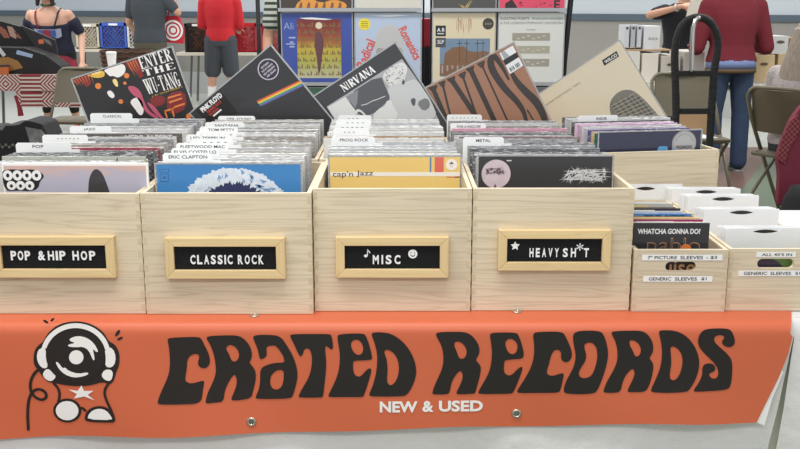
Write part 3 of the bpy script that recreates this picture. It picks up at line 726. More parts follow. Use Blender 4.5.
for lab, a, b, tp, wd in (('frontmost tabbed divider card, right behind the blue album', 162.5, 212, 153, [('ERIC CLAPTON', .12, .9)]),
    ('second tabbed divider card from the front behind the blue album', 171, 219, 148.2, [('ELVIS COSTELLO', .06, .94)]),
    ('third tabbed divider card from the front behind the blue album', 176, 228, 143, [('FLEETWOOD MAC', .08, .94)]),
    ('fourth tabbed divider card from the front behind the blue album', 190, 233, 138.6, [('- - - -', .3, .85)]),
    ('fifth tabbed divider card from the front behind the blue album', 186, 229, 134.6, [('LED ZEPPELIN', .1, .9)]),
    ('sixth tabbed divider card from the front behind the blue album', 196, 236, 131, [('- - - - - -', .1, .9)]),
    ('third tabbed divider card from the back of the CLASSIC ROCK row', 199.5, 237.5, 126.6, [('TOM PETTY', .22, .92)]),
    ('second tabbed divider card from the back of the CLASSIC ROCK row', 205, 244.5, 122.3, [('SANTANA', .24, .85)]),
    ('rearmost tabbed divider card of the CLASSIC ROCK row', 218, 255, 116, [('NEIL YOUNG', .24, .9)])):
    y_d.append(divider(lab, a, b, tp, wd, cx1))
fill(cc % 'CLASSIC ROCK', -.405, -.409, 2.346, 2.68, 1.081, 1.085, .342, 17, 1, [0, 2, 4, 8, 0, 6], y_d)
fill(cd % 'CLASSIC ROCK', -.411, -.411, 2.742, 3.135, 1.085, 1.094, .338, 20, 2, [0, 2, 4, 5, 8, 1], y_d)
y_d = []
cx0 = (X0+X1)/2
for lab, a, b, tp, wd in (('white divider card reading POP behind the sunset album', 15.5, 71, 142.8, [('POP', .30, .50)]),
    ('faintly lettered divider card next behind the POP card', 42, 87.5, 134.8, [('- - - - - -', .33, .80)]),
    ('white divider card reading JAZZ in the back left crate', 69.5, 111, 126.2, [('JAZZ', .34, .62)]),
    ('white divider card reading CLASSICAL under the red and black album', 90, 132, 113.2, [('CLASSICAL', .3, .75)])):
    y_d.append(divider(lab, a, b, tp, wd, cx0, z=1.122 if tp < 114 else 1.106))
fill(cc % 'POP & HIP HOP', -.796, -.796, 2.350, 2.68, 1.083, 1.085, .350, 15, 3, [1, 3, 5, 9, 6, 2, 4], y_d+[2.50, 2.56])
fill(cd % 'POP & HIP HOP', -.795, -.782, 2.742, 3.135, 1.086, 1.094, .342, 20, 4, [0, 1, 2, 0, 8, 7], y_d+[2.80])
y_d = []
cx2 = (X2+X3)/2
for lab, a, b, tp, wd in (('white divider card reading PROG ROCK behind the yellow album', 331, 375, 136.5, [('PROG ROCK', .2, .85)]),
    ('blank-looking divider card, nearest behind the PROG ROCK card', 333, 369, 128.5, [('- - -', .3, .6)]),
    ('second divider card behind the PROG ROCK card', 334.5, 370, 124, [('- - - - -', .2, .8)]),
    ('third divider card behind the PROG ROCK card', 336, 371, 119.5, [('- - - -', .3, .8)]),
    ('rearmost divider card of the MISC row', 338, 371.5, 115.3, [('- - -', .3, .6)])):
    y_d.append(divider(lab, a, b, tp, wd, cx2))
fill(cc % 'MISC', -.016, -.02, 2.496, 2.68, 1.078, 1.086, .332, 10, 5, [4, 0, 8, 2, 4], y_d)
fill(cd % 'MISC', -.043, -.043, 2.742, 3.135, 1.086, 1.095, .333, 19, 6, [4, 8, 0, 2, 4], y_d+[2.758])
y_d = []
cx3 = (X3+X4)/2
for lab, a, b, tp, wd in (('white divider card reading METAL', 463, 504, 137, [('METAL', .32, .68)]),
    ('white divider card reading PUNK & HARDCORE', 450.5, 486, 123.3, [('PUNK & HARDCORE', .18, .85)]),
    ('rearmost divider card of the HEAVY SH*T row', 447, 482, 114.6, [('- - - - - - -', .15, .85)])):
    y_d.append(divider(lab, a, b, tp, wd, cx3))
fill(cc % 'HEAVY SH*T', .356, .345, 2.462, 2.68, 1.080, 1.085, .335, 11, 8, [3, 7, 9, 0, 1, 3], y_d)
fill(cd % 'HEAVY SH*T', .318, .318, 2.742, 3.135, 1.086, 1.094, .333, 19, 9, [0, 5, 6, 3, 2, 1], y_d)

# ---- albums whose covers show: generic builder
def album(name, label, loc, w, h, rot=(0,0,0), coverm=None, edge=(60,60,62), art=None, arts=(), stickers=(), th=.006, wrap=True, cat='record', group=None):
    """origin at the bottom centre; front faces -y. art(mb) adds the printed cover (materials: coverm + arts)"""
    t = thing(name, label, cat, loc, rot, group)
    m = MB(); m.box(-w/2+.002, w/2-.002, 0, th, .001, h-.001, 0); m.build('jacket', mat('jacket_edge_%d_%d_%d' % edge, edge, .5), t)
    m = MB(); m.box(-w/2+.0025, w/2-.0025, -.0008, 0, .0015, h-.0015, 0)
    if art: art(m)
    m.build('printed_cover', [coverm]+list(arts), t)
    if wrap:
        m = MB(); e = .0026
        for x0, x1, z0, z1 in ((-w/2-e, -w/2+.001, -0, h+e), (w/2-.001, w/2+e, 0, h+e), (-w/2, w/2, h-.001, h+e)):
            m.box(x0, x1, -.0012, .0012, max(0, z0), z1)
        m.build('clear_sleeve', mat('clear_sleeve_edge', (168,172,174), .12, bump=.5, bscale=90, coat=1), t)  # sleeve margin; its whitish edge highlights are put into the grey
    for nm, fn, ms in stickers:
        m = MB(); fn(m); m.build(nm, ms, t)
    return t
def gloss(name, rgb, **k):
    return mat(name, rgb, .45, coat=.5, **k)
KEY = lambda *c: gloss('print_%d_%d_%d' % c, c)
# POP front record
def a_pop(m):
    w, h = .348, .338
    m.rect(-w/2+.007, w/2-.007, .06, h-.007, -.0012, -.0008, 1)
    z = h-.055
    # bubble letters on a black outline
    m.poly(chaikin([(-.170,h-.018),(-.150,h-.015),(-.125,h-.017),(-.100,h-.015),(-.082,h-.021),(-.072,h-.032),(-.084,h-.044),(-.090,h-.062),(-.108,h-.068),(-.140,h-.066),(-.160,h-.068),(-.168,h-.060),(-.171,h-.048),(-.171,h-.030)], 1), -.0016, -.0012, 2)
    for k in range(4):
        cx, cz = -.1585+.0225*k, h-.030; m.disc(cx, cz, .0115, -.0020, -.0016, 3, n=14, rz=.0125); m.disc(cx, cz, .0040, -.0023, -.0020, 2, n=10, rz=.005); 
    for k in range(3):
        cx, cz = -.152+.0215*k, h-.054; m.disc(cx, cz, .0110, -.0020, -.0016, 3, n=14, rz=.011); m.disc(cx, cz-.001, .0038, -.0023, -.0020, 2, n=10, rz=.0042)
    # dark rounded shape
    m.poly(chaikin([(.026,h-.12),(.028,h-.060),(.034,h-.030),(.048,h-.012),(.064,h-.022),(.076,h-.060),(.092,h-.12)], 2), -.0016, -.0012, 4)
    m.disc(-.088, h-.078, .014, -.0014, -.0012, 4, rz=.007)
sky = ramp_mat('sunset_print', [(0, (150,155,178)), (.35, (172,174,192)), (.72, (178,172,188)), (.86, (208,172,160)), (1, (190,184,196))], 'Z', .20, .35, noise=.28, nscale=9, stretch=(1,1,4))
album('vinyl_record', 'white-bordered record with a dusky pink sky picture, front of the leftmost crate', (-.764, 2.322, BASEZ), .348, .338, coverm=KEY(236,235,230), edge=(230,230,226), art=a_pop,
      arts=[sky, BLACK, KEY(232,232,232), KEY(52,50,54)], wrap=False)
# CLASSIC front
def a_blue(m):
    w, h = .344, .334; r = random.Random(4)
    def tuft(rx, rz, jag, cz, mi, y, n=90, cx=.012):
        pts = []
        for k in range(n):
            a = PI*k/(n-1); j = 1+jag*(r.random()-.4)*(1 if k % 2 else .2)
            pts.append((cx-math.cos(a)*rx*j, cz+math.sin(a)*rz*j))
        m.poly(pts, y, y+.0003, mi)
    tuft(.122, .095, .10, h-.105, 1, -.0012)
    tuft(.112, .086, .12, h-.105, 1, -.0015)
    tuft(.082, .066, .22, h-.112, 2, -.0019)
    for k in range(26):
        a = PI*(.12+.76*r.random()); q = .75+.3*r.random(); x = .012-math.cos(a)*.105*q; z = h-.105+math.sin(a)*.078*q
        m.poly([(x, z), (x+.010*r.random(), z+.006), (x+.012*math.cos(a), z+.014*math.sin(a))], -.0023, -.0021, 3)
    for z0, z1, x1 in ((h-.020, h-.012, -.140), (h-.042, h-.024, -.142)):
        m.rect(-.162, x1, z0, z1, -.0012, -.0008, 2)
        m.rect(-.1612, x1-.0008, z0+.0008, z1-.0008, -.0014, -.0012, 0)
    m.text('oo', -.156, -.148, h-.035, h-.030, -.0018, 2)
album('vinyl_record', 'blue record cover with a big white frizzy shape, front of the CLASSIC ROCK crate', (-.4045, 2.330, BASEZ), .344, .334, coverm=KEY(58,128,190), edge=(196,198,200), art=a_blue,
      arts=[gloss('print_frizz', (214,222,232), var=.12, vscale=60), KEY(38,48,92), KEY(120,160,205)])
# MISC front
def a_jazz(m):
    w, h = .332, .328; L_ = -w/2
    m.rect(L_+.003, w/2-.003, h-.050, h-.040, -.0012, -.0008, 1)
    m.rect(L_+w*.762, L_+w*.775, h-.040, h-.002, -.0012, -.0008, 2)
    m.rect(L_+w*.800, L_+w*.868, h-.040, h-.002, -.0012, -.0008, 3)
    m.rect(L_+w*.778, L_+w*.795, h-.30, h-.050, -.0012, -.0008, 4)
    m.rect(L_+w*.955, w/2-.002, h-.0535, h-.051, -.0013, -.0008, 3)
    m.rect(L_+w*.89, w/2-.004, h-.0535, h-.0515, -.0013, -.0008, 3)
    m.disc(w*.427, h-.021, .0145, -.0014, -.0008, 1)
    m.text('*', w*.412, w*.442, h-.029, h-.013, -.0018, 5, bold=.05)
    m.text("cap'n", L_+w*.028, L_+w*.182, h-.0555, h-.0365, -.0018, 5)
    m.text('Jazz', L_+w*.208, L_+w*.335, h-.0520, h-.0355, -.0018, 5)
album('vinyl_record', 'yellow record cover with white band and small JAZZ lettering, front of the MISC crate', (-.0125, 2.484, BASEZ), .332, .328, coverm=gloss('print_yellow', (226,196,120), var=.03, vscale=4), edge=(190,200,212), art=a_jazz,
      arts=[KEY(232,230,224), KEY(88,132,190), KEY(214,104,92), KEY(226,200,124), KEY(70,64,60)])
# HEAVY front
def scrib(m, x0, x1, z0, z1, mi, y, n=60, seed=3, th=.0016):
    r = random.Random(seed)
    for k in range(n):
        x = x0+(x1-x0)*r.random(); z = z0+(z1-z0)*(.2+.6*r.random()); a = r.random()*PI; l = (z1-z0)*(.12+.25*r.random())
        dx, dz = math.cos(a)*l*1.5, math.sin(a)*l; nx_, nz_ = -math.sin(a)*th*.5, math.cos(a)*th*.5
        m.poly([(x-dx, z-dz), (x+nx_, z+nz_), (x+dx, z+dz), (x-nx_, z-nz_)], y-k*.000006, y+.0002, mi)
def a_heavy(m):
    w, h = .338, .332
    scrib(m, w*.16, w*.44, h-.066, h-.024, 1, -.0013, 110, 5, .0019)
    m.poly([(w*.10, h-.056), (w*.45, h-.058), (w*.16, h-.0545)], -.0014, -.0008, 1); m.poly([(w*.26, h-.034), (w*.475, h-.030), (w*.26, h-.0315)], -.0014, -.0008, 1)
    m.poly([(w*.19, h-.092), (w*.27, h-.084), (w*.34, h-.078), (w*.36, h-.092)], -.0014, -.0008, 2)
    m.poly([(-w*.27, h-.092), (-w*.20, h-.079), (-w*.13, h-.083), (-w*.05, h-.080), (w*.05, h-.084), (w*.1, h-.092)], -.0014, -.0008, 2)
    m.rect(-w*.285, -w*.25, h-.010, h-.007, -.0014, -.0008, 2)
def s_heavy(m):
    m.disc(-.122, .332-.042, .036, -.0016, -.0009, 0)
    scrib(m, -.145, -.100, .332-.044, .332-.024, 1, -.0019, 46, 9, .002)
    m.poly([(-.128, .332-.078), (-.124, .332-.066), (-.119, .332-.078)], -.0020, -.0016, 1)
album('vinyl_record', 'black record cover with spiky white logo and pink round sticker, front of HEAVY SH*T', (.3600, 2.446, BASEZ), .334, .335, coverm=gloss('print_charcoal', (50,51,54), bump=.08, bscale=12), edge=(44,44,48), art=a_heavy,
      arts=[KEY(214,216,218), KEY(206,206,206)], stickers=[('round_sticker', s_heavy, [gloss('sticker_pink', (206,190,198), var=.10, vscale=30), KEY(84,66,78)])])

# a few records in the stacks that show a colour of their own
def odd(label, x, y, top, w, col, side, words=None, extra=None):
    t = thing('vinyl_record', label, 'record', (x, y, BASEZ)); h = top-BASEZ
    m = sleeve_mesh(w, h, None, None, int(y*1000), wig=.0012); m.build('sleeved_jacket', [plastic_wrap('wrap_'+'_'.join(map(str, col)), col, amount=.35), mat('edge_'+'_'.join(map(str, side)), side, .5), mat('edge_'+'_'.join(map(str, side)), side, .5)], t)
    if words:
        s, x0, x1 = words
        m = MB(); m.text(s, x0, x1, h-.016, h-.004, -.0028, 0, bold=.03); m.build('title', [KEY(225,225,225)], t)
    if extra: extra(t, h)
odd('record with white capitals along its dark top edge behind the POP card', -.785, 2.800, 1.094, .342, (92,88,84), (176,160,120), ('HERB ALPERT', .012, .145))
odd('record with a crimson jacket in the POP & HIP HOP crate', -.790, 2.55, 1.090, .345, (150,50,66), (170,24,44))
def ysticker(t, h):
    m = MB(); m.rect(.158, .175, h-.045, h-.012, -.0034, -.0026); m.build('yellow_sticker', KEY(232,214,40), t)
odd('record with a yellow corner sticker in the POP & HIP HOP crate', -.795, 2.415, 1.088, .350, (168,172,160), (60,60,60), None, ysticker)
odd('brown and green record between the dividers of MISC', -.043, 2.758, 1.092, .333, (150,118,78), (40,110,80))
odd('rose pink record in the back row of HEAVY SH*T', .318, 2.90, 1.096, .333, (206,150,170), (206,120,150))
odd('maroon edged record behind the METAL card', .330, 2.75, 1.092, .333, (120,96,100), (110,30,50))

# ---- crate on the right: navy record and the ones behind it
def ipos(u, v):                                   # u along the front, v back
    p = iorig+idir*u+iback*v; return p.x, p.y
def a_navy(m):
    w, h = .322, .350
    m.poly([(w*.06, h-.080), (w*.085, h-.058), (w*.165, h-.058), (w*.185, h-.080)], -.0013, -.0008, 1)
    m.poly([(w*.205, h-.080), (w*.22, h-.056), (w*.33, h-.056), (w*.345, h-.064), (w*.40, h-.066), (w*.42, h-.080)], -.0013, -.0008, 1)
def s_navy(m):
    w, h = .322, .345
    m.disc(w*.33, h-.046, .038, -.0018, -.0009, 0); m.disc(w*.33, h-.046, .0355, -.0020, -.0018, 1); m.disc(w*.33, h-.046, .0345, -.0022, -.0020, 0)
    m.text('PREMIERE', w*.33-.026, w*.33+.026, h-.062, h-.052, -.0026, 1, bold=.03)
    for k in range(14):
        a = PI*(.1+.8*k/13); x = w*.33+.0275*math.cos(a); z = h-.046+.0275*math.sin(a); m.box(x-.001, x+.001, -.0026, -.0022, z-.0014, z+.0014, 1)
x, y = ipos(-.012, .040)
album('vinyl_record', 'shiny navy record cover with light blue shapes and round silver sticker', (x, y, BASEZ), .322, .338, rot=(0,0,IY), coverm=mat('print_navy', (44,46,74), .35, coat=1, bump=.25, bscale=7), edge=(60,60,84), art=a_navy, arts=[KEY(96,168,214)],
      stickers=[('silver_sticker', s_navy, [mat('silver_sticker', (190,190,192), .35, .2), KEY(90,90,96)])])
r = random.Random(12)
icol = [((40,110,110),(30,90,90),'teal'), ((216,186,130),(226,190,120),'sand yellow'), ((90,80,140),(70,60,130),'purple'), ((200,196,206),(120,110,160),'pale lilac'), ((206,204,200),(190,70,60),'red edged'), ((196,160,200),(150,90,170),'violet'), ((226,206,214),(230,150,170),'blush pink'), ((70,70,80),(40,40,46),'charcoal')]
for k, (c, sd, nm) in enumerate(icol):
    v = .062+.024*k; x, y = ipos(-.014-.001*k, v)
    t = thing('vinyl_record', nm+' record in the askew crate behind the navy one', 'record', (x, y, BASEZ), (0, 0, IY))
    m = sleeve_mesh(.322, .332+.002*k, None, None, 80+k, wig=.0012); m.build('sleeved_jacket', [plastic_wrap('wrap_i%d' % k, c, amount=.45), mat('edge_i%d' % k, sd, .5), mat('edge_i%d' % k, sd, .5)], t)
for k in range(4):
    x, y = ipos(-.010, .258+.024*k)
    plain_record(x, y, 1.098, .330, 0, 'record in a clear sleeve at the back of the askew crate', 'records at the back of the askew crate', [4, 0, 8, 3][k], yaw=IY)
x, y = ipos(-.085, .246)
a = at_Y(583, 111.6, y); t = thing('divider_card', 'white divider card reading INDIE in the askew crate', 'divider', (x, y, BASEZ), (0, 0, IY))
m = MB(); hh = 1.112-BASEZ; m.poly([(-.070, 0), (.058, 0), (.058, hh-.004), (.054, hh), (-.066, hh), (-.070, hh-.004)], 0, .0012); m.text('INDIE', -.012, .022, hh-.014, hh-.006, -.0004, 1, bold=.02); m.build('tabbed_card', [TABM, INK], t)

# ---- 7 inch singles
def a_pablo(m):
    w, h = .183, .198
    m.text('WHATCHA GONNA DO?', -.080, .068, h-.027, h-.014, -.0013, 1, bold=.035)
    m.text('pablo', -.056, .070, h-.080, h-.036, -.0013, 2, bold=0)
    m.text('pablo', -.054, .068, h-.078, h-.039, -.0016, 3, bold=-.018)
    m.disc(.036, h-.064, .013, -.0019, -.0015, 4)
    m.text('cruise', -.058, .062, h-.128, h-.090, -.0013, 2, bold=.02)
    m.text('cruise', -.056, .060, h-.126, h-.093, -.0016, 5, bold=0)
sx = at_Y(672, 223, 2.302).x
album('seven_inch_single', 'black single sleeve reading WHATCHA GONNA DO?, front of the picture-sleeve crate', (sx, 2.302, CZ+.0075), .183, .198, coverm=gloss('print_single_black', (44,43,46), bump=.05, bscale=8), edge=(60,58,58), art=a_pablo,
      arts=[KEY(228,228,228), KEY(160,120,90), KEY(60,56,58), KEY(214,120,60), KEY(206,160,120)], wrap=False, cat='record')
r = random.Random(5)
scol = [((230,228,220),'ivory'),((150,40,90),'magenta'),((226,206,140),'butter yellow'),((96,60,60),'brick brown'),((70,130,190),'sky blue with white lettering'),((60,110,180),'royal blue'),((200,204,208),'pale grey'),((48,46,54),'near black'),((90,70,80),'plum'),((190,190,180),'stone'),((60,60,66),'dark slate'),((232,234,234),'bright white')]
for k, (c, nm) in enumerate(scol):
    y = 2.325+.0215*k; wv = .181 if k < 3 else .178-.001*k
    x = sx-.006*(k/3.0)-.004+r.uniform(-.003, .003); h = .192+.0005*k+r.uniform(-.003, .004)
    t = thing('seven_inch_single', nm+' single sleeve in the picture-sleeve crate', 'record', (x, y, CZ+.0075), group='picture-sleeve singles')
    m = MB(); m.box(-wv/2, wv/2, 0, .004, 0, h, 0)
    m.box(-wv/2+.02, -wv/2+.02+wv*.5, -.0004, 0, h-.010, h-.004, 1)
    if k == 4:
        for j in range(3): m.text('PRELUDE', -.03, .07, h-.012, h-.003, -.0006, 2, bold=.03)
    m.build('printed_sleeve', [gloss('single_%d' % k, c), gloss('single_band_%d' % k, scol[(k+5) % 12][0]), KEY(236,236,236)], t)
PAPER = mat('white_paper_sleeve', (236,237,238), .6, bump=.12, bscale=20)
def white_sleeve_mesh():
    m = MB(); w, h = .188, .190
    n = 10; arc = [(.030*math.cos(PI+PI*k/n)*1.3, h-.0+.014*math.sin(PI+PI*k/n)) for k in range(n+1)]
    q = [(-w/2, 0), (w/2, 0), (w/2, h-.002), (w/2-.002, h), ] + [(x_, z_) for x_, z_ in reversed(arc)] + [(-w/2+.002, h), (-w/2, h-.002)]
    m.poly(q, 0, .0008, 0)
    m.poly([(-w/2, 0), (w/2, 0), (w/2, h), (-w/2, h)], .003, .0038, 0)
    m.disc(0, h-.092, .088, .0012, .0024, 1, n=40)
    me = bpy.data.meshes.new('white_sleeve_single'); me.from_pydata([tuple(v) for v in m.v], [], m.f); me.materials.append(PAPER); me.materials.append(mat('black_vinyl', (18,18,20), .2, coat=.6)); me.polygons.foreach_set('material_index', m.mi); me.update()
    return me
wsm = white_sleeve_mesh()
zc6 = CZ+.0075
for gi, (px, py, zc, n, nm) in enumerate(((767, 228.5, 2.43, 7, 'front fan'), (742, 209.5, 2.565, 7, 'second fan'), (723.5, 196, 2.70, 6, 'third fan'), (706, 189, 2.82, 6, 'rearmost fan'))):
    base = at_zc(px, py, zc)
    for k in range(n):
        o = bpy.data.objects.new('white_sleeve_single', wsm); COL.objects.link(o)
        top = base.z+.001*r.random(); hh = top-zc6
        o.location = (base.x-.0025*k+r.uniform(-.002, .002), base.y+.005*k, zc6); o.scale = (1.03, 1, hh/.190); o.rotation_euler = (0, r.uniform(-.008, .008), r.uniform(-.02, .02))
        if k == 0: tag(o, 'front white paper sleeve of the %s in the ALL 45\'S IN row' % nm, 'record', 'white paper sleeve singles')
        else: tag(o, 'white paper record sleeve behind the front one of the %s at right' % nm, 'record', 'white paper sleeve singles')
for k in range(3):
    o = bpy.data.objects.new('white_sleeve_single', wsm); COL.objects.link(o); b = at_zc(646, 185.5, 2.86)
    o.location = (b.x+.012*k, b.y+.012*k, zc6); o.scale = (.93, 1, (b.z-zc6)/.19); tag(o, 'white paper sleeve at the back of the picture-sleeve singles row', 'record', 'white sleeves at the back of the picture-sleeve row')
# green sleeve seen through the right handle slot
def a_green(m):
    m.disc(-.01, .07, .045, -.0012, -.0008, 1); m.disc(-.01, .07, .020, -.0014, -.0012, 2)
album('seven_inch_single', 'green single sleeve seen through the handle slot at right', (.878, 2.292, zc6), .185, .124, coverm=KEY(96,130,62), edge=(90,110,70), art=a_green, arts=[KEY(60,48,70), KEY(150,160,90)], wrap=False)
# ================================================================== ALBUMS PROPPED UP BEHIND THE CRATES
def serif(m, word, place, mi, y, gap=.06, T=.22, t=.075):
    """condensed serif capitals; place(u, v) -> local (x, z), u 0..1 along the word, v 0..1 up"""
    G = {
     'I': ([(.5,0,.5,1,T)], [(.5,0),(.5,1)]), 'N': ([(.15,0,.15,1,t),(.14,1,.86,0,T),(.85,0,.85,1,t)], [(.15,0),(.12,1),(.85,1)]),
     'R': ([(.25,0,.25,1,T),(.25,.96,.62,.96,t),(.62,.96,.78,.85,t*1.6),(.78,.88,.78,.62,T*.9),(.78,.64,.6,.52,t*1.6),(.6,.52,.25,.52,t),(.5,.52,.88,0,T)], [(.25,0),(.25,1)]),
     'V': ([(.14,1,.52,0,T),(.86,1,.52,0,t)], [(.14,1),(.86,1)]), 'A': ([(.14,0,.5,1,t),(.48,1,.84,0,T),(.26,.32,.68,.32,t)], [(.14,0),(.84,0)]),
     'E': ([(.28,0,.28,1,T),(.2,.97,.85,.97,t),(.2,.03,.88,.03,t),(.28,.5,.68,.5,t),(.85,.78,.85,1,t),(.88,0,.88,.22,t)], [(.28,0)]),
     'T': ([(.5,0,.5,1,T),(.08,.97,.92,.97,t),(.1,.75,.1,1,t),(.9,.75,.9,1,t)], [(.5,0)]), 'H': ([(.24,0,.24,1,T),(.76,0,.76,1,T),(.24,.5,.76,.5,t)], [(.24,0),(.24,1),(.76,0),(.76,1)]),
     'W': ([(.08,1,.32,0,T*.8),(.5,1,.32,0,t),(.46,1,.7,0,T*.8),(.92,1,.7,0,t)], [(.1,1),(.48,1),(.9,1)]), 'U': ([(.22,1,.22,.2,T),(.22,.22,.36,.03,T*.8),(.36,.04,.62,.04,t*1.4),(.62,.04,.8,.25,t),(.8,.25,.8,1,t)], [(.22,1),(.8,1)]),
     'G': ([(.22,.25,.22,.75,T),(.22,.75,.42,.97,T*.6),(.42,.96,.8,.92,t),(.8,.95,.8,.72,t),(.22,.25,.42,.03,T*.6),(.42,.04,.78,.08,t),(.76,.05,.76,.42,T*.9),(.58,.42,.92,.42,t)], []), '-': ([(.15,.42,.85,.42,.1)], [])}
    n = len(word); wd = [.5 if c in 'I-' else (1.35 if c == 'W' else 1) for c in word]; tot = sum(wd); u = 0
    s_off = [0.0]
    for c, w_ in zip(word, wd):
        st, se = G[c]
        def PT(x, v): return place((u+(gap/2+x*(1-gap))*w_)/tot, v)
        for (x0, v0, x1, v1, wt) in st:
            if abs(v1-v0) < .05:         # horizontal hairline
                q = [PT(x0, v0-.035), PT(x1, v1-.035), PT(x1, v1+.035), PT(x0, v0+.035)]
            else: q = [PT(x0-wt/2, v0), PT(x0+wt/2, v0), PT(x1+wt/2, v1), PT(x1-wt/2, v1)]
            a = sum(q[i][0]*q[(i+1) % 4][1]-q[(i+1) % 4][0]*q[i][1] for i in range(4))
            s_off[0] += .000012; m.poly(q if a > 0 else q[::-1], y-s_off[0], y+.0003, mi)
        for (x0, v0) in se:
            s0 = v0-.0 if v0 < .5 else v0-.05
            q = [PT(x0-.18, s0), PT(x0+.18, s0), PT(x0+.18, s0+.05), PT(x0-.18, s0+.05)]
            s_off[0] += .000012; m.poly(q, y-s_off[0], y+.0003, mi)
        u += w_
class Disp:
    def __init__(s, tr, th, Y, size):
        s.th = math.radians(th); s.Y = Y; s.w = size; s.h = size
        T = at_Y(tr[0], tr[1], Y); c, n = math.cos(s.th), math.sin(s.th)
        s.c, s.n = c, n
        s.loc = (T.x-(c*size/2-n*size), Y, T.z-(n*size/2+c*size))
        s.rot = (0, -s.th, 0)
    def L(s, px, py, conv=None):
        if conv: px, py = conv(px, py)
        p = at_Y(px, py, s.Y); dx, dz = p.x-s.loc[0], p.z-s.loc[2]
        return (dx*s.c+dz*s.n, -dx*s.n+dz*s.c)
    def low(s):
        cs = [(s.loc[0]+s.c*x-s.n*z, s.loc[2]+s.n*x+s.c*z) for x in (-s.w/2, s.w/2) for z in (0, s.h)]
        return min(cs, key=lambda q: q[1])
def ccw(q):
    a = sum(q[i][0]*q[(i+1) % len(q)][1]-q[(i+1) % len(q)][0]*q[i][1] for i in range(len(q)))
    return q if a > 0 else q[::-1]
def clipq(q, w, h, e=.003):
    return [(max(-w/2+e, min(w/2-e, x)), max(e, min(h-e, z))) for x, z in q]
BLK = gloss('print_soft_black', (34,34,37), bump=.05, bscale=6)
props = []
# red and black album
d1 = Disp((172, 46.5), 17.5, 3.205, .340)
c2 = lambda x, y: (60+x/5.614, 40+y/5.614)
def a_wu(m):
    L = lambda pts, it=0: [d1.L(x, y, c2) for x, y in pts]
    def P(pts, mi, it=2, y=-.0012):
        q = clipq(ccw(L(pts)), .34, .34); m.poly([(v.x, v.y) for v in chaikin([Vector((a, b, 0)) for a, b in q], it)] if it else q, y, y+.0003, mi)
    P([(62,205),(140,165),(175,250),(150,265),(120,230),(100,250)], 1, 0); P([(355,112),(430,90),(470,200),(450,215),(420,170),(400,175)], 1, 0)
    for k in range(7): P([(70+k*16,215-k*4),(76+k*16,212-k*4),(108+k*14,262-k*3)], 2, 0, -.0015)
    for k in range(4): P([(372+k*14,118-k*5),(380+k*14,114-k*5),(425+k*9,205-k*10)], 2, 0, -.0015)
    P([(140,180),(180,160),(240,150),(255,205),(210,215),(170,205)], 3); P([(160,175),(225,155),(235,185),(185,195)], 4, 2, -.0015)
    P([(235,150),(300,120),(355,112),(372,180),(330,215),(300,200),(280,205),(262,185)], 5)
    P([(262,290),(285,280),(310,310),(300,330),(275,318)], 5); P([(290,222),(318,215),(330,262),(312,262)], 4); P([(388,345),(430,318),(465,340),(472,410),(450,428),(420,385)], 5)
    P([(375,258),(420,258),(455,290),(470,340),(500,400),(560,436),(530,440),(470,395),(440,330),(400,300)], 6); P([(480,340),(530,370),(565,420),(585,440),(560,440),(520,400)], 6)
    for cx, cy, r_ in ((215,258,17),(375,200,15),(342,345,13),(365,242,9),(724,428,16)):
        x, z = d1.L(cx, cy, c2); m.disc(x, z, r_*.00058, -.0018, -.0012, 7, n=12)
    for q in ([(605,320),(680,300),(682,308),(607,330)], [(612,345),(685,322),(687,331),(614,356)], [(640,372),(700,352),(702,362),(642,382)], [(585,395),(640,378),(642,388),(587,405)], [(585,400),(595,398),(606,436),(598,438)], [(625,385),(633,383),(645,430),(637,432)]):
        P(q, 7, 0, -.0015)
    P([(600,300),(700,280),(715,380),(640,420),(600,400)], 1, 1, -.0011); P([(500,320),(590,310),(590,360),(520,380)], 1, 1, -.0011)
    for word, bl, br, hh in (('ENTER', (455,166), (636,112), 66), ('THE', (470,206), (656,158), 36), ('WU-TANG', (494,306), (686,258), 84)):
        a = Vector(d1.L(*bl, c2)); b = Vector(d1.L(*br, c2)); H = hh*.00058
        serif(m, word, lambda u, v, a=a, b=b, H=H: (a.x+(b.x-a.x)*u, a.y+(b.y-a.y)*u+H*v), 5, -.0024, T=.26, t=.09)
    a = Vector(d1.L(520, 322, c2)); b = Vector(d1.L(692, 276, c2))
    m.text('( 36 CHAMBERS )', a.x, b.x, a.y, a.y+.006, -.0024, 3)
album('record_album', 'red, black and orange album standing tilted behind the leftmost crates', d1.loc, .34, .34, rot=d1.rot, coverm=BLK, edge=(210,210,206), art=a_wu,
      arts=[KEY(128,34,34), KEY(196,110,60), KEY(226,180,70), KEY(240,214,140), KEY(236,232,228), KEY(190,84,110), KEY(222,130,60)])
props.append(d1)
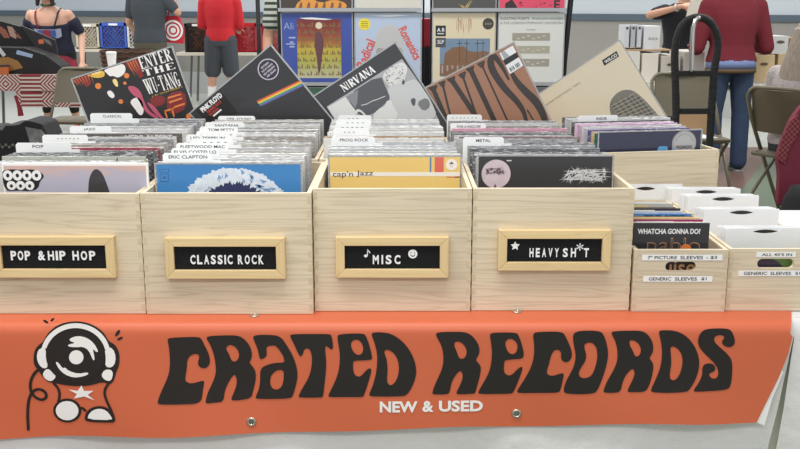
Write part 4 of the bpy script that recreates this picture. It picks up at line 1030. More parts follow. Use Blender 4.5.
# black album with colour stripes
d2 = Disp((271, 45), 39.0, 3.185, .340)
c3 = lambda x, y: (190+x/5.286, 40+y/5.286)
def a_fl(m):
    # plain stand-in: a slanting band of coloured stripes
    a = Vector(d2.L(352, 322, c3)); b0 = Vector(d2.L(588, 206, c3)); b1 = Vector(d2.L(610, 236, c3)); a1 = Vector(d2.L(374, 352, c3))
    n = 6
    for k in range(n):
        f0, f1 = k/n, (k+1)/n
        q = [a.lerp(a1, f0), a.lerp(a1, f1), b0.lerp(b1, f1), b0.lerp(b1, f0)]
        m.poly(clipq(ccw([(v.x, v.y) for v in q]), .34, .34, .001), -.0014, -.0008, 1+k)
    m.rect(-.05, .0, .085, .0875, -.0014, -.0008, 7)
def s_round(m):
    x, z = d2.L(414, 155, c3); R_ = .0335
    m.disc(x, z, R_, -.0016, -.0009, 0); m.disc(x, z, R_*.9, -.0018, -.0016, 1); r = random.Random(2)
    for k, (wd, s_) in enumerate(((.030, 'FEATURING'), (.044, 'THE HIT SONGS'), (.046, 'NEW REMASTER'), (.036, '180 GRAM'))):
        m.text(s_, x-wd/2, x+wd/2, z+.013-k*.0105, z+.0195-k*.0105, -.0022, 0, bold=.03)
def s_name(m):
    a = Vector(d2.L(40, 350, c3)); 
    q = [d2.L(30, 372, c3), d2.L(78, 424, c3), d2.L(262, 385, c3), d2.L(178, 285, c3)]
    q = clipq(ccw([d2.L(28, 368, c3), d2.L(95, 440, c3), d2.L(255, 385, c3), d2.L(176, 283, c3)]), .34, .34, .002)
    m.poly(q, -.0014, -.0009, 2)
    p = Vector(d2.L(66, 380, c3)); p2 = Vector(d2.L(172, 305, c3))
    m.text('PINK FLOYD', p.x, p2.x+.004, p.y-.004, p.y+.0135, -.0019, 3, bold=.05)
    for k, (s_, wd) in enumerate((('THE DARK SIDE OF', .058), ('THE MOON', .036))):
        m.text(s_, p.x+.010, p.x+.010+wd, p.y-.0155-.011*k, p.y-.0075-.011*k, -.0019, 4, bold=.03)
    m.rect(p.x+.018, p.x+.052, p.y-.0345, p.y-.0295, -.0019, -.0014, 3)
album('record_album', 'black album with a slanting band of coloured stripes, standing on its corner', d2.loc, .34, .34, rot=d2.rot, coverm=gloss('print_graphite', (46,47,50), bump=.05, bscale=5), edge=(190,190,188), art=a_fl,
      arts=[KEY(206,84,56), KEY(228,140,60), KEY(232,206,84), KEY(88,150,90), KEY(70,130,186), KEY(104,80,140), KEY(150,164,176)],
      stickers=[('round_sticker', s_round, [KEY(196,190,200), KEY(44,40,60)]), ('name_sticker', s_name, [BLACK, BLACK, gloss('sticker_black', (24,22,22)), KEY(236,236,236), KEY(200,60,50)])])
props.append(d2)
# grey and white album
d3 = Disp((395.5, 42.5), 33.0, 3.200, .340)
c4 = lambda x, y: (310+x/5.286, 40+y/5.286)
def a_ni(m):
    def P(pts, mi, it=0, y=-.0012):
        q = clipq(ccw([d3.L(x, y_, c4) for x, y_ in pts]), .34, .34); m.poly([(v.x, v.y) for v in chaikin([Vector((a, b, 0)) for a, b in q], it)] if it else q, y, y+.0003, mi)
    P([(88,352),(486,100),(560,200),(680,420),(300,640),(150,450)], 1)
    P([(190,296),(372,180),(400,250),(430,310),(380,350),(330,395),(255,405)], 2, 1, -.0014); P([(190,300),(255,262),(250,330),(240,360)], 3, 0, -.0016)
    P([(92,356),(186,300),(250,385),(200,440),(140,430)], 4, 0, -.0016)
    P([(375,185),(440,135),(490,112),(520,150),(500,200),(500,235),(440,245),(410,240)], 4, 2, -.0016)
    P([(400,245),(500,225),(560,200),(600,260),(640,320),(680,420),(500,460),(440,440),(400,400),(430,320)], 5, 2, -.0018)
    P([(330,400),(360,365),(395,350),(405,320),(430,318),(440,350),(470,400),(420,450),(340,440)], 4, 1, -.0020)
    P([(530,310),(560,305),(555,350),(540,345)], 2, 1, -.0024); P([(485,215),(502,210),(500,235),(486,235)], 2, 1, -.0024); P([(560,330),(620,300),(640,350),(600,380)], 6, 1, -.0022)
    r = random.Random(6)
    for k in range(60):
        cx, cy = 400+r.random()*95, 130+r.random()*100; a = r.random()*PI; l = 6+8*r.random()
        P([(cx, cy), (cx+l*math.cos(a), cy+l*math.sin(a)), (cx+3, cy+4)], 2 if k % 3 else 6, 0, -.0024)
    p = [(270,345),(300,338),(330,322),(360,312),(398,296)]
    for (x0, y0), (x1, y1) in zip(p, p[1:]): P([(x0, y0-2), (x1, y1-2), (x1, y1+2), (x0, y0+2)], 4, 0, -.0026)
    P([(240,370),(262,362),(300,398),(290,402),(262,374),(246,388)], 4, 1, -.0026)
    a = Vector(d3.L(180, 276, c4)); b = Vector(d3.L(350, 168, c4))
    serif(m, 'NIRVANA', lambda u, v: (a.x+(b.x-a.x)*u, a.y+(b.y-a.y)*u+.026*v), 7, -.0018, T=.32, t=.12)
album('record_album', 'grey and white album with a dark title band, standing tilted behind MISC', d3.loc, .34, .34, rot=d3.rot, coverm=gloss('print_band_grey', (58,60,64)), edge=(150,152,154), art=a_ni,
      arts=[KEY(168,170,172), KEY(84,86,92), KEY(132,134,140), KEY(216,216,214), KEY(196,198,198), KEY(120,122,124), KEY(238,238,238)])
props.append(d3)
# brown album with tall letters
d4 = Disp((514, 42.5), 27.0, 3.215, .340)
c5 = lambda x, y: (420+x/5.286, 40+y/5.286)
def a_ky(m):
    ko = [0.0]
    def S(pts, w0, wm=None, y=-.0014):
        q = [Vector(d4.L(x, y_, c5)) for x, y_ in pts]; q = [Vector((v.x, v.y, 0)) for v in q]
        if len(q) > 2: q = chaikin(q, 2, closed=False)
        L_, R_ = [], []
        for i, p in enumerate(q):
            d = (q[min(i+1, len(q)-1)]-q[max(0, i-1)]).normalized(); n_ = Vector((-d.y, d.x, 0)); f = i/(len(q)-1)
            w_ = (w0+((wm or w0)-w0)*math.sin(PI*f))*.5*.00062; L_.append(p+n_*w_); R_.append(p-n_*w_)
        for i in range(len(q)-1):
            ko[0] += .000004; qq = ccw([(v.x, v.y) for v in (L_[i], R_[i], R_[i+1], L_[i+1])]); qq = [(max(-.166, min(.166, a)), b) for a, b in qq]
            m.poly(qq, y-ko[0], y+.0003, 1)
    def ext(a, b, k=1.7): return (a, (a[0]+(b[0]-a[0])*k, a[1]+(b[1]-a[1])*k))
    for a, b, w_ in (((66,250),(135,410),23), ((118,225),(160,400),11), ((164,205),(290,395),26), ((222,180),(290,375),11), ((264,150),(385,410),26), ((322,122),(455,410),9)):
        S(ext(a, b, 1.25), w_)
    for a, b in (((45,256),(92,240)), ((98,230),(134,216)), ((143,211),(186,194)), ((203,187),(242,168)), ((243,157),(286,139)), ((303,130),(342,112))):
        S((a, b), 9); S(((a[0]+8, a[1]+2), (a[0]*.4+b[0]*.6, a[1]*.4+b[1]*.6+26)), 9); S(((b[0]-4, b[1]+2), (a[0]*.5+b[0]*.5+8, a[1]*.5+b[1]*.5+26)), 9)
    S([(470,212),(445,160),(415,110),(395,88),(372,98),(375,140),(400,190),(450,260),(510,320),(545,370),(560,420),(575,470)], 8, 36)
    S([(480,165),(510,220),(560,275),(610,320),(640,370),(660,420),(670,470)], 14, 40); S([(566,368),(600,425)], 8); S([(398,70),(430,130)], 6)
def s_bar(m):
    q = [Vector(d4.L(*p, c5)) for p in ((475,180), (545,135), (490,28), (420,70))]
    def pt(u, v): return tuple(q[0].lerp(q[1], u).lerp(q[3].lerp(q[2], u), v))
    m.poly([pt(0,0), pt(1,0), pt(1,1), pt(0,1)], -.0018, -.0009, 0)
    m.poly([pt(0,.42), pt(1,.42), pt(1,.66), pt(0,.66)], -.0020, -.0017, 1)
    m.poly([pt(.1,.66), pt(.5,.66), pt(.35,1), pt(.1,1)], -.0020, -.0017, 2)
    for k in range(9):
        if k != 4: m.poly([pt(.12+k*.085,.06), pt(.16+k*.085+.02*(k % 3 == 0),.06), pt(.16+k*.085+.02*(k % 3 == 0),.24), pt(.12+k*.085,.24)], -.0021, -.0017, 1)
album('record_album', 'brown album with tall dark serif letters and a barcode sticker, standing tilted', d4.loc, .34, .34, rot=d4.rot, coverm=gloss('print_copper', (158,116,92)), edge=(206,160,140), art=a_ky,
      arts=[KEY(58,52,50)], stickers=[('barcode_sticker', s_bar, [KEY(226,228,230), KEY(40,42,44), KEY(160,164,168)])])
props.append(d4)
# cream album
d5 = Disp((619.5, 40.5), 34.0, 3.42, .345)
c6 = lambda x, y: (530+x/5.286, 40+y/5.286)
def a_wi(m):
    # plain stand-in for the printed picture: a grey ribbed mound
    def P(pts, mi, y, it=0):
        q = clipq(ccw([d5.L(x, y_, c6) for x, y_ in pts]), .345, .345); m.poly([(v.x, v.y) for v in chaikin([Vector((a, b, 0)) for a, b in q], it)] if it else q, y, y+.0003, mi)
    P([(418,350),(430,310),(470,270),(520,260),(560,275),(620,330),(680,400),(700,460),(480,470),(430,410)], 1, -.0012, 1)
    for k in range(6):
        x0, y0 = 428+k*26, 340-k*14+max(0, k-3)*14
        P([(x0, y0), (x0+9, y0-5), (x0+110, y0+115), (x0+96, y0+120)], 2, -.0015)
    for k in range(8): P([(430+k*10, 345+k*14), (560+k*16, 275+k*16), (562+k*16, 278+k*16), (432+k*10, 350+k*14)], 3, -.0017)
    a = Vector(d5.L(86, 348, c6)); b = Vector(d5.L(262, 222, c6))
    m.text('yankee hotel foxtrot / wilco', a.x, b.x, a.y-.002, a.y+.0075, -.0013, 4)
def s_wi(m):
    q = [d5.L(*p, c6) for p in ((393,136), (470,86), (457,58), (380,108))]; m.poly(ccw(q), -.0016, -.0009, 0)
    a = Vector(d5.L(398, 124, c6)); b = Vector(d5.L(462, 82, c6)); m.text('WILCO', a.x, b.x, a.y-.002, a.y+.010, -.0019, 1, bold=.03)
album('record_album', 'cream album with a grey ribbed picture, standing tilted behind the askew crate', d5.loc, .345, .345, rot=d5.rot, coverm=gloss('print_cream', (214,204,180), bump=.05, bscale=5), edge=(226,220,202), art=a_wi,
      arts=[KEY(120,118,110), KEY(86,84,78), KEY(158,154,142), KEY(110,106,96)], stickers=[('black_sticker', s_wi, [KEY(34,34,36), KEY(220,220,220)])])
props.append(d5)
for d in props:
    x, z = d.low()
    t = thing('wooden_block', 'wooden block under the tilted album behind the crates', 'block', (x, d.Y+.003, .7405), group='blocks propping the tilted albums')
    m = MB(); m.box(-.05, .05, -.012, .016, 0, z-.7405-.001); m.build('wooden_block_body', WOOD, t)

# ================================================================== DISPLAY RACKS
RY = 4.60
STEEL = mat('black_steel', (30,30,33), .45, .3)
def rack(label, pxl, pxr, lean):
    xl = at_Y(pxl, 50, RY).x; xr = at_Y(pxr, 50, RY).x
    t = thing('display_rack', label, 'rack', ((xl+xr)/2, RY, 0))
    m = W(t)
    for x, s in ((xl, -1), (xr, 1)):
        q = W(t); xt = x+(lean*s if s > 0 else 0)
        q.tube([(x-(lean*.9 if s > 0 else 0), RY+.03, 0), (x, RY+.03, 1.2), (xt, RY+.03, 1.85)], .0045 if (s > 0 and pxr < 430) or (s < 0 and pxl > 430) else .013, n=8); q.build('post', STEEL, t, smooth=True)
    for z in (1.4135, 1.085, .755):
        q = W(t); q.box(xl, xr-.01, RY-.035, RY+.03, z-.004, z); q.box(xl, xr-.01, RY-.038, RY-.034, z-.004, z+.012); q.build('record_ledge', mat('clear_ledge', (170,174,178), .2, .4), t)
    for z in (1.80, 1.50, 1.2, .9):
        q = W(t); q.tube([(xl, RY+.03, z), (xr-.012, RY+.03, z)], .006, n=6); q.build('crossbar', STEEL, t)
    q = W(t); q.box(xl+.005, xr-.03, RY+.036, RY+.044, .5, 1.82); q.build('back_board', mat('rack_board', (120,124,130), .6), t)
    return t
rack('black record display rack behind the crates, its left half with the blue album', 280, 423.5, .0)
rack('black record display rack behind the crates, its right half with the leaning post', 431, 566, .045)
def rackrec(label, px0, px1, z, col, art, arts, h=.318, edge=(190,190,190), stickers=()):
    a = at_Y(px0, 45, RY-.015); b = at_Y(px1, 45, RY-.015); w = b.x-a.x
    return album('vinyl_record', label, ((a.x+b.x)/2, RY-.02, z+.0012), w, h, coverm=col, art=art, arts=arts, edge=edge, stickers=stickers)
Z1, Z2, Z3 = 1.4135, 1.085, .755
def r1(m):   # second row, blue
    w = .318
    m.rect(-.090, .108, .028, .290, -.0013, -.0008, 1)
    for k in range(8): 
        for j in range(24): 
            if (j*7+k*3) % 4: m.rect(-.089+.0082*j, -.083+.0082*j, .040+.031*k, .046+.031*k+.006*((j*5+k) % 3), -.0015, -.0013, 2)
    m.poly(chaikin([(.002,.05),(.012,.05),(.020,.12),(.028,.16),(.030,.20),(.020,.235),(-.004,.235),(-.012,.20),(-.010,.16),(-.002,.12)], 2), -.0018, -.0013, 3)
    m.disc(.009, .262, .015, -.0018, -.0013, 4)
    m.text('Ali', -.148, -.105, .245, .275, -.0013, 5, bold=-.01)
    for k, q in enumerate((.030, .016, .022)): m.rect(-.118-q*.3, -.118+q*.7, .205-.020*k, .212-.020*k, -.0013, -.0008, 5)
    m.rect(-.140, -.100, .178, .183, -.0013, -.0008, 5); m.poly([(-.08,.296),(-.02,.298),(.07,.290),(.04,.287),(-.05,.290)], -.002, -.0013, 6)
rackrec('blue framed record with a red to yellow woven picture, on the rack', 282, 352.5, Z2, KEY(52,74,150), r1,
   [ramp_mat('woven_print', [(0,(176,176,150)),(.25,(160,160,80)),(.5,(176,156,64)),(.62,(150,96,50)),(.75,(130,60,50)),(1,(110,44,44))], 'Z', .03, .29, noise=.12, nscale=30, stretch=(1,1,.5)), KEY(120,96,56), KEY(92,56,66), KEY(206,196,170), KEY(150,164,200), KEY(222,226,230)])
def r2(m):
    m.loft([((-0, -.001, .0), .10, .001), ((0, -.0012, .06), .06, .001), ((0, -.0014, .075), .02, .001)], 1) if 0 else None
    m.poly(chaikin([(-.05,.0),(.09,.0),(.075,.11),(.070,.20),(.050,.255),(.005,.268),(-.040,.250),(-.058,.20),(-.052,.12)], 2), -.0012, -.0008, 1)
    m.poly(chaikin([(-.055,.165),(-.02,.160),(.03,.160),(.068,.165),(.066,.10),(-.05,.10)], 1), -.0014, -.0012, 2)
    m.disc(-.105, .268, .026, -.0014, -.0008, 3)
    for k in range(4): m.rect(-.122, -.088, .254+.008*k, .257+.008*k, -.0016, -.0014, 5)
    m.text('Radical', -.165, -.035, .115, .160, -.0018, 4, bold=.02, rot=math.radians(68))
    m.text('Romantics', .022, .178, .165, .205, -.0018, 4, bold=.02, rot=math.radians(-62))
    m.poly([(-.09,.305),(.0,.300),(.10,.306),(.04,.310)], -.002, -.0013, 6)
rackrec('pale blue record with red curling lettering and a yellow sticker, on the rack', 355, 421, Z2, KEY(168,184,206), r2, [KEY(178,180,180), KEY(150,148,146), KEY(226,208,50), KEY(206,80,60), KEY(120,110,50), KEY(226,230,232)])
def r3(m):
    w = .284
    m.rect(-.108, .118, .035, .205, -.0012, -.0008, 1)
    m.poly([(-.106,.09),(-.09,.09),(-.085,.14),(-.05,.165),(.0,.170),(.02,.15),(.06,.145),(.09,.15),(.112,.145),(.112,.037),(-.106,.037)], -.0014, -.0012, 2)
    for k in range(9): m.rect(-.100+.023*k, -.092+.023*k, .05+.01*(k % 3), .085, -.0016, -.0014, 3)
    for x in (-.02, .012, .06, .085): m.rect(x, x+.0025, .10, .20, -.0016, -.0014, 4); m.rect(x-.01, x+.012, .182, .185, -.0016, -.0014, 4)
    for k in range(9):
        x = -.035+.008*k; m.poly([(x, .245-.02*math.sin(k*2)), (x+.003, .24), (x+.004*math.sin(k), .295-.01*math.cos(k*3)), (x-.002, .29)][::1], -.0012, -.0008, 5)
def s3a(m): m.disc(.108, .270, .025, -.0016, -.0009, 0); m.disc(.108, .270, .0215, -.0018, -.0016, 1); m.text('180 GRAM', .092, .124, .266, .274, -.002, 2)
def s3b(m):
    m.rect(-.128, -.082, .215, .262, -.0016, -.0009, 0); m.text('A B', -.122, -.088, .235, .252, -.002, 2, bold=.04); m.rect(-.120, -.09, .224, .229, -.002, -.0016, 2)
    m.rect(-.128, -.082, .166, .208, -.0016, -.0009, 1); m.text('2LP', -.120, -.09, .182, .198, -.002, 2, bold=.04)
rackrec('cream record with a town picture and a black round sticker, on the rack', 432.5, 495, Z2, KEY(206,196,168), r3, [KEY(108,132,156), KEY(122,92,70), KEY(150,146,140), KEY(70,66,70), KEY(170,130,110)], stickers=[('round_sticker', s3a, [KEY(38,38,40), KEY(60,58,58), KEY(170,160,140)]), ('black_labels', s3b, [KEY(30,32,36), KEY(70,74,84), KEY(196,200,204)])])
def r4(m):
    for k, (z, w_) in enumerate(((.195, .085), (.138, .085), (.080, .085))):
        m.poly([(-w_, z), (w_, z), (w_, z+.034), (-w_, z+.034)], -.0012, -.0008, 1+k % 2)
        for j in range(6): m.rect(-w_+.02+j*w_*.27, -w_+.034+j*w_*.27, z+.006+.006*(j % 3), z+.012+.006*(j % 3), -.0014, -.0012, 3)
    m.text('FLOATING POINTS', -.140, -.010, .287, .299, -.0013, 4, bold=.02); m.text('PHAROAH SANDERS', .002, .142, .287, .299, -.0013, 5, bold=.02)
    m.text('& THE LONDON SYMPHONY ORCHESTRA', -.140, .142, .268, .279, -.0013, 4)
    m.text('PROMISES', -.022, .018, .240, .247, -.0013, 5)
rackrec('white record with three pale slabs and grey lettering, on the rack', 498, 563.5, Z2, KEY(204,206,202), r4, [KEY(150,144,134), KEY(160,158,140), KEY(184,180,172), KEY(90,96,96), KEY(96,130,110)])
def t1(m):
    m.poly(chaikin([(-.10,.002),(.13,.002),(.14,.03),(.08,.05),(.02,.03),(-.03,.06),(-.08,.04)], 1), -.0012, -.0008, 1)
    for k in range(6): m.poly(chaikin([(-.08+.035*k,.004),(-.07+.035*k,.04),(-.06+.035*k,.03),(-.065+.035*k,.004)], 1), -.0014, -.0012, 2)
    m.rect(-.15, .15, .06, .30, -.0012, -.0008, 3)
rackrec('dark record with orange swirls in the top row of the rack', 281.5, 352.5, Z1, KEY(60,52,48), t1, [KEY(206,140,60), KEY(120,80,50), KEY(90,70,60)])
rackrec('plain pale grey record in the top row of the rack', 355, 421, Z1, KEY(196,194,184), None, [])
def t3(m):
    for x in (.0, .008): m.poly([(x-.03, .03), (x, .004), (x+.004, .004), (x+.03, .05), (x, .012)], -.0013, -.0008, 1)
    m.rect(-.13, .13, .12, .30, -.0012, -.0008, 2)
rackrec('dark grey record with thin gold lines in the top row of the rack', 432.5, 495, Z1, KEY(72,72,70), t3, [KEY(170,150,90), KEY(90,90,88)])
def t4(m):
    r = random.Random(3)
    for k in range(40):
        x = -.14+.28*r.random(); z = .01+.28*r.random(); m.poly([(x, z), (x+.02*r.random(), z+.003), (x+.006, z+.012*r.random()+.002)], -.0013, -.0008, 1)
    m.text('E', .098, .125, .006, .045, -.0015, 2, bold=.03); m.poly([(-.12,.002),(-.06,.004),(-.09,.05),(-.12,.03)], -.0013, -.0008, 2)
rackrec('pink and black record in the top row of the rack', 498, 563.5, Z1, KEY(206,70,96), t4, [KEY(120,30,50), KEY(40,30,34)])
rackrec('green record in the bottom row of the rack', 281.5, 330, Z3, KEY(70,112,88), None, [], h=.314)
rackrec('off-white record in the bottom row of the rack', 334, 421, Z3, KEY(190,196,192), None, [], h=.314)
rackrec('grey record in the bottom row of the rack', 432.5, 495, Z3, KEY(150,150,150), None, [], h=.314)
rackrec('grey wrapped record at the right of the rack\'s bottom row', 500, 556, Z3, KEY(120,122,128), None, [], h=.314)
# red box on black cabinet seen between the two racks
cxx = at_Y(427, 40, 4.95).x
t = thing('black_cabinet', 'narrow black cabinet glimpsed between the two rack halves', 'cabinet', (cxx, 5.05, 0)); m = MB(); m.box(-.06, .06, -.1, .1, 0, 1.235); m.build('cabinet_body', mat('cabinet_black', (34,35,38), .5), t, bevel=.004)
t = thing('red_box', 'red box on the narrow black cabinet between the rack halves', 'box', (cxx, 5.05, 1.236)); m = MB(); m.box(-.055, .055, -.09, .09, 0, .135); m.build('box_body', mat('box_red', (196,48,64), .5), t, bevel=.003)
px = at_Y(258.5, 30, 5.2).x
t = thing('pole_stand', 'slim black pole standing left of the record rack', 'pole', (px, 5.2, 0)); m = MB(); m.tube([(0,0,0.02),(0,0,1.95)], .0115, n=10); m.build('pole', STEEL, t, smooth=True)
m = MB(); m.loft([((0,0,0), .15, .15), ((0,0,.015), .15, .15), ((0,0,.022), .03, .03)]); m.build('round_base', STEEL, t)
# ================================================================== ROOM
def struct(name, mb, mats, **k):
    o = mb.build(name, mats, **k); o['kind'] = 'structure'; return o
wa, wb = Vector((-9.5, 19.1, 0)), Vector((7.5, 11.0, 0)); wd = (wb-wa).normalized(); wyaw = math.atan2(wd.y, wd.x); WL = (wb-wa).length
def wm(): return MB(Matrix.Translation(wa) @ Matrix.Rotation(wyaw, 4, 'Z'))
m = wm(); m.box(0, WL, 0, .15, 0, 1.245); struct('wall_back', m, mat('wall_grey', (150,148,142), .8, var=.03, vscale=2))
m = wm(); m.box(0, WL, 0, .15, 1.245, 3.2); struct('wall_upper_back', m, mat('wall_pale', (196,204,212), .75))
m = wm(); m.box(0, WL, -.03, 0, 1.20, 1.285); struct('trim_1', m, mat('trim_slate', (84,98,110), .5), bevel=.004)
m = wm(); m.box(0, WL, -.02, 0, 0, .34); struct('pale_band_back', m, mat('band_pale', (176,178,176), .5))  # pale band added at the wall foot, stands in for more light floor
# floor: pale vinyl with a field of red-brown and green tiles towards the viewer
def floor_mat():
    mt = bpy.data.materials.new('vinyl_floor'); mt.use_nodes = True; nt = mt.node_tree; N = nt.nodes.new; L = nt.links.new; b = nt.nodes['Principled BSDF']
    b.inputs['Roughness'].default_value = .28; b.inputs['Specular IOR Level'].default_value = .5
    tc = N('ShaderNodeTexCoord'); n = N('ShaderNodeTexNoise'); n.inputs['Scale'].default_value = 25; n.inputs['Detail'].default_value = 6; L(tc.outputs['Object'], n.inputs['Vector'])
    hv = N('ShaderNodeHueSaturation'); mr = N('ShaderNodeMapRange'); mr.inputs[3].default_value = .88; mr.inputs[4].default_value = 1.10; L(n.outputs['Fac'], mr.inputs[0]); L(mr.outputs[0], hv.inputs['Value'])
    sx = N('ShaderNodeSeparateXYZ'); L(tc.outputs['Object'], sx.inputs[0])
    gt = N('ShaderNodeMath'); gt.operation = 'GREATER_THAN'; gt.inputs[1].default_value = 10.1; L(sx.outputs['Y'], gt.inputs[0])
    # broad diagonal bands of red-brown and green tile
    dp = N('ShaderNodeVectorMath'); dp.operation = 'DOT_PRODUCT'; dp.inputs[1].default_value = (.901, -.435, 0); L(tc.outputs['Object'], dp.inputs[0])
    a1 = N('ShaderNodeMath'); a1.operation = 'ADD'; a1.inputs[1].default_value = .947; L(dp.outputs['Value'], a1.inputs[0])
    a2 = N('ShaderNodeMath'); a2.operation = 'MULTIPLY'; a2.inputs[1].default_value = .25; L(a1.outputs[0], a2.inputs[0])
    a3 = N('ShaderNodeMath'); a3.operation = 'FRACT'; L(a2.outputs[0], a3.inputs[0])
    a4 = N('ShaderNodeMath'); a4.operation = 'LESS_THAN'; a4.inputs[1].default_value = .5; L(a3.outputs[0], a4.inputs[0])
    ck = N('ShaderNodeMix'); ck.data_type = 'RGBA'; ck.inputs[6].default_value = lin((128,100,90)); ck.inputs[7].default_value = lin((112,128,106)); L(a4.outputs[0], ck.inputs[0])
    mx = N('ShaderNodeMix'); mx.data_type = 'RGBA'; mx.inputs[7].default_value = lin((196,198,192)); L(gt.outputs[0], mx.inputs[0]); L(ck.outputs[2], mx.inputs[6])
    L(mx.outputs[2], hv.inputs['Color']); L(hv.outputs[0], b.inputs['Base Color'])
    return mt
m = MB(); m.box(-10, 8, -1.5, 19, -.05, 0); struct('floor', m, floor_mat())

# ================================================================== BACKGROUND FURNITURE
OLIVE = mat('beige_olive_metal', (114,108,88), .4, spec=.5); OLV = mat('beige_olive_vinyl', (98,92,74), .5)
def folding_chair(label, loc, yaw, sc=1.0, group=None):
    t = thing('folding_chair', label, 'chair', loc, (0, 0, yaw), group)
    def q(p): return (p[0]*sc, p[1]*sc, p[2]*sc)
    w = .225
    bf = [(-w, .02, .44), (-w, .15, .66), (-w+.004, .205, .78)]+[(-(w-.08)-.08*math.cos(a), .215+.012*math.sin(a), .79+.085*math.sin(a)) for a in [PI/8*k for k in range(1, 5)]]
    bf += [(-x, y, z) for x, y, z in reversed(bf)]
    m = MB(); m.tube([q(p) for p in bf], .0125*sc, n=8); m.build('back_frame', OLIVE, t, smooth=True)
    m = MB(); vs = []; fs = []; nx = 12
    zs = [.585, .60, .70, .80, .845, .862]
    for j, z in enumerate(zs):
        hw = w-.004 if z < .80 else (w-.02 if z < .85 else w-.055)
        for i in range(nx+1):
            u = -1+2*i/nx; y = .098+(z-.585)*.40+.030*(1-u*u)
            vs.append(q((u*hw, y, z)))
    n1 = len(vs); vs += [(v[0], v[1]+.012, v[2]) for v in vs]
    for j in range(len(zs)-1):
        for i in range(nx):
            a = j*(nx+1)+i; fs.append((a, a+1, a+nx+2, a+nx+1)); fs.append((n1+a+1, n1+a, n1+a+nx+1, n1+a+nx+2))
    for i in range(nx):
        fs.append((i+1, i, n1+i, n1+i+1)); a = (len(zs)-1)*(nx+1)+i; fs.append((a, a+1, n1+a+1, n1+a))
    m.add(vs, fs); m.build('backrest', OLV, t, smooth=True, auto=True)
    m = MB(); m.poly([(x, y) for x, y in [(-.19,-.21),(.19,-.21),(.205,-.19),(.20,.16),(.185,.19),(-.185,.19),(-.20,.16),(-.205,-.19)]], 0, .022, fn=lambda v: Vector(q((v.x, v.z, .462-v.y)))); m.build('seat', OLV, t, bevel=.006)
    for s in (-1, 1):
        m = MB(); m.tube([q(p) for p in ((s*w, .03, .46), (s*w, -.10, .24), (s*(w+.004), -.245, .012))], .0125*sc, n=8); m.build('leg', OLIVE, t, smooth=True)
        m = MB(); m.tube([q(p) for p in ((s*(w-.022), -.14, .43), (s*(w-.020), .06, .24), (s*(w-.018), .285, .012))], .0115*sc, n=8); m.build('leg', OLIVE, t, smooth=True)
    for y, z, ww in ((-.185, .10, w), (.21, .10, w-.02), (-.13, .43, w-.02)):
        m = MB(); m.tube([q((-ww, y, z)), q((ww, y, z))], .008*sc, n=6); m.build('crossbar', OLIVE, t)
    return t
def gp(px, py, zc): p = at_zc(px, py, zc); return p
p = gp(72, 90, 8.6); folding_chair('beige metal folding chair at left behind the red and black album', (p.x, p.y, 0), -.12, 1.0)
p = gp(694, 90, 7.25); folding_chair('olive metal folding chair behind the black hand truck', (p.x, p.y, 0), .12, 1.06); chB = p.copy()
p = gp(800, 90, 6.5); chR = Vector((p.x, p.y, 0)); folding_chair('olive metal folding chair at right, holding the seated woman', tuple(chR), PI-.95, 1.04)

def bg_table(label, x0, x1, y, depth, topz=.74, col=(206,200,184)):
    a = at_Z(x0, y, topz); b = at_Z(x1, y, topz); Y = at_Z(400, y, topz).y
    t = thing('folding_table', label, 'table', ((a.x+b.x)/2, Y+depth/2, 0)); w = b.x-a.x
    m = MB(); m.box(-w/2, w/2, -depth/2, depth/2, topz-.045, topz); m.build('tabletop', mat('cream_tabletop', col, .5), t, bevel=.006)
    for sx_ in (-1, 1):
        for sy in (-1, 1):
            m = MB(); m.tube([(sx_*(w/2-.15), sy*(depth/2-.08), 0), (sx_*(w/2-.2), sy*(depth/2-.1), topz-.04)], .016, n=8); m.build('leg', mat('grey_steel', (110,112,112), .4, .8), t)
    return Y, (a.x, b.x)
Y4, _ = bg_table('cream folding table holding the red and black record crates', 176, 292, 52.5, .7)
Y3, _ = bg_table('cream folding table at far left holding the blue and cream crates', 60, 150, 49, .65)
Y5, _ = bg_table('cream folding table at right covered in white boxes', 612, 850, 84.5, .85)
Y1, _ = bg_table('folding table under the red and white chevron cloth', -60, 150, 75.5, 1.15, .74, (110,96,84))

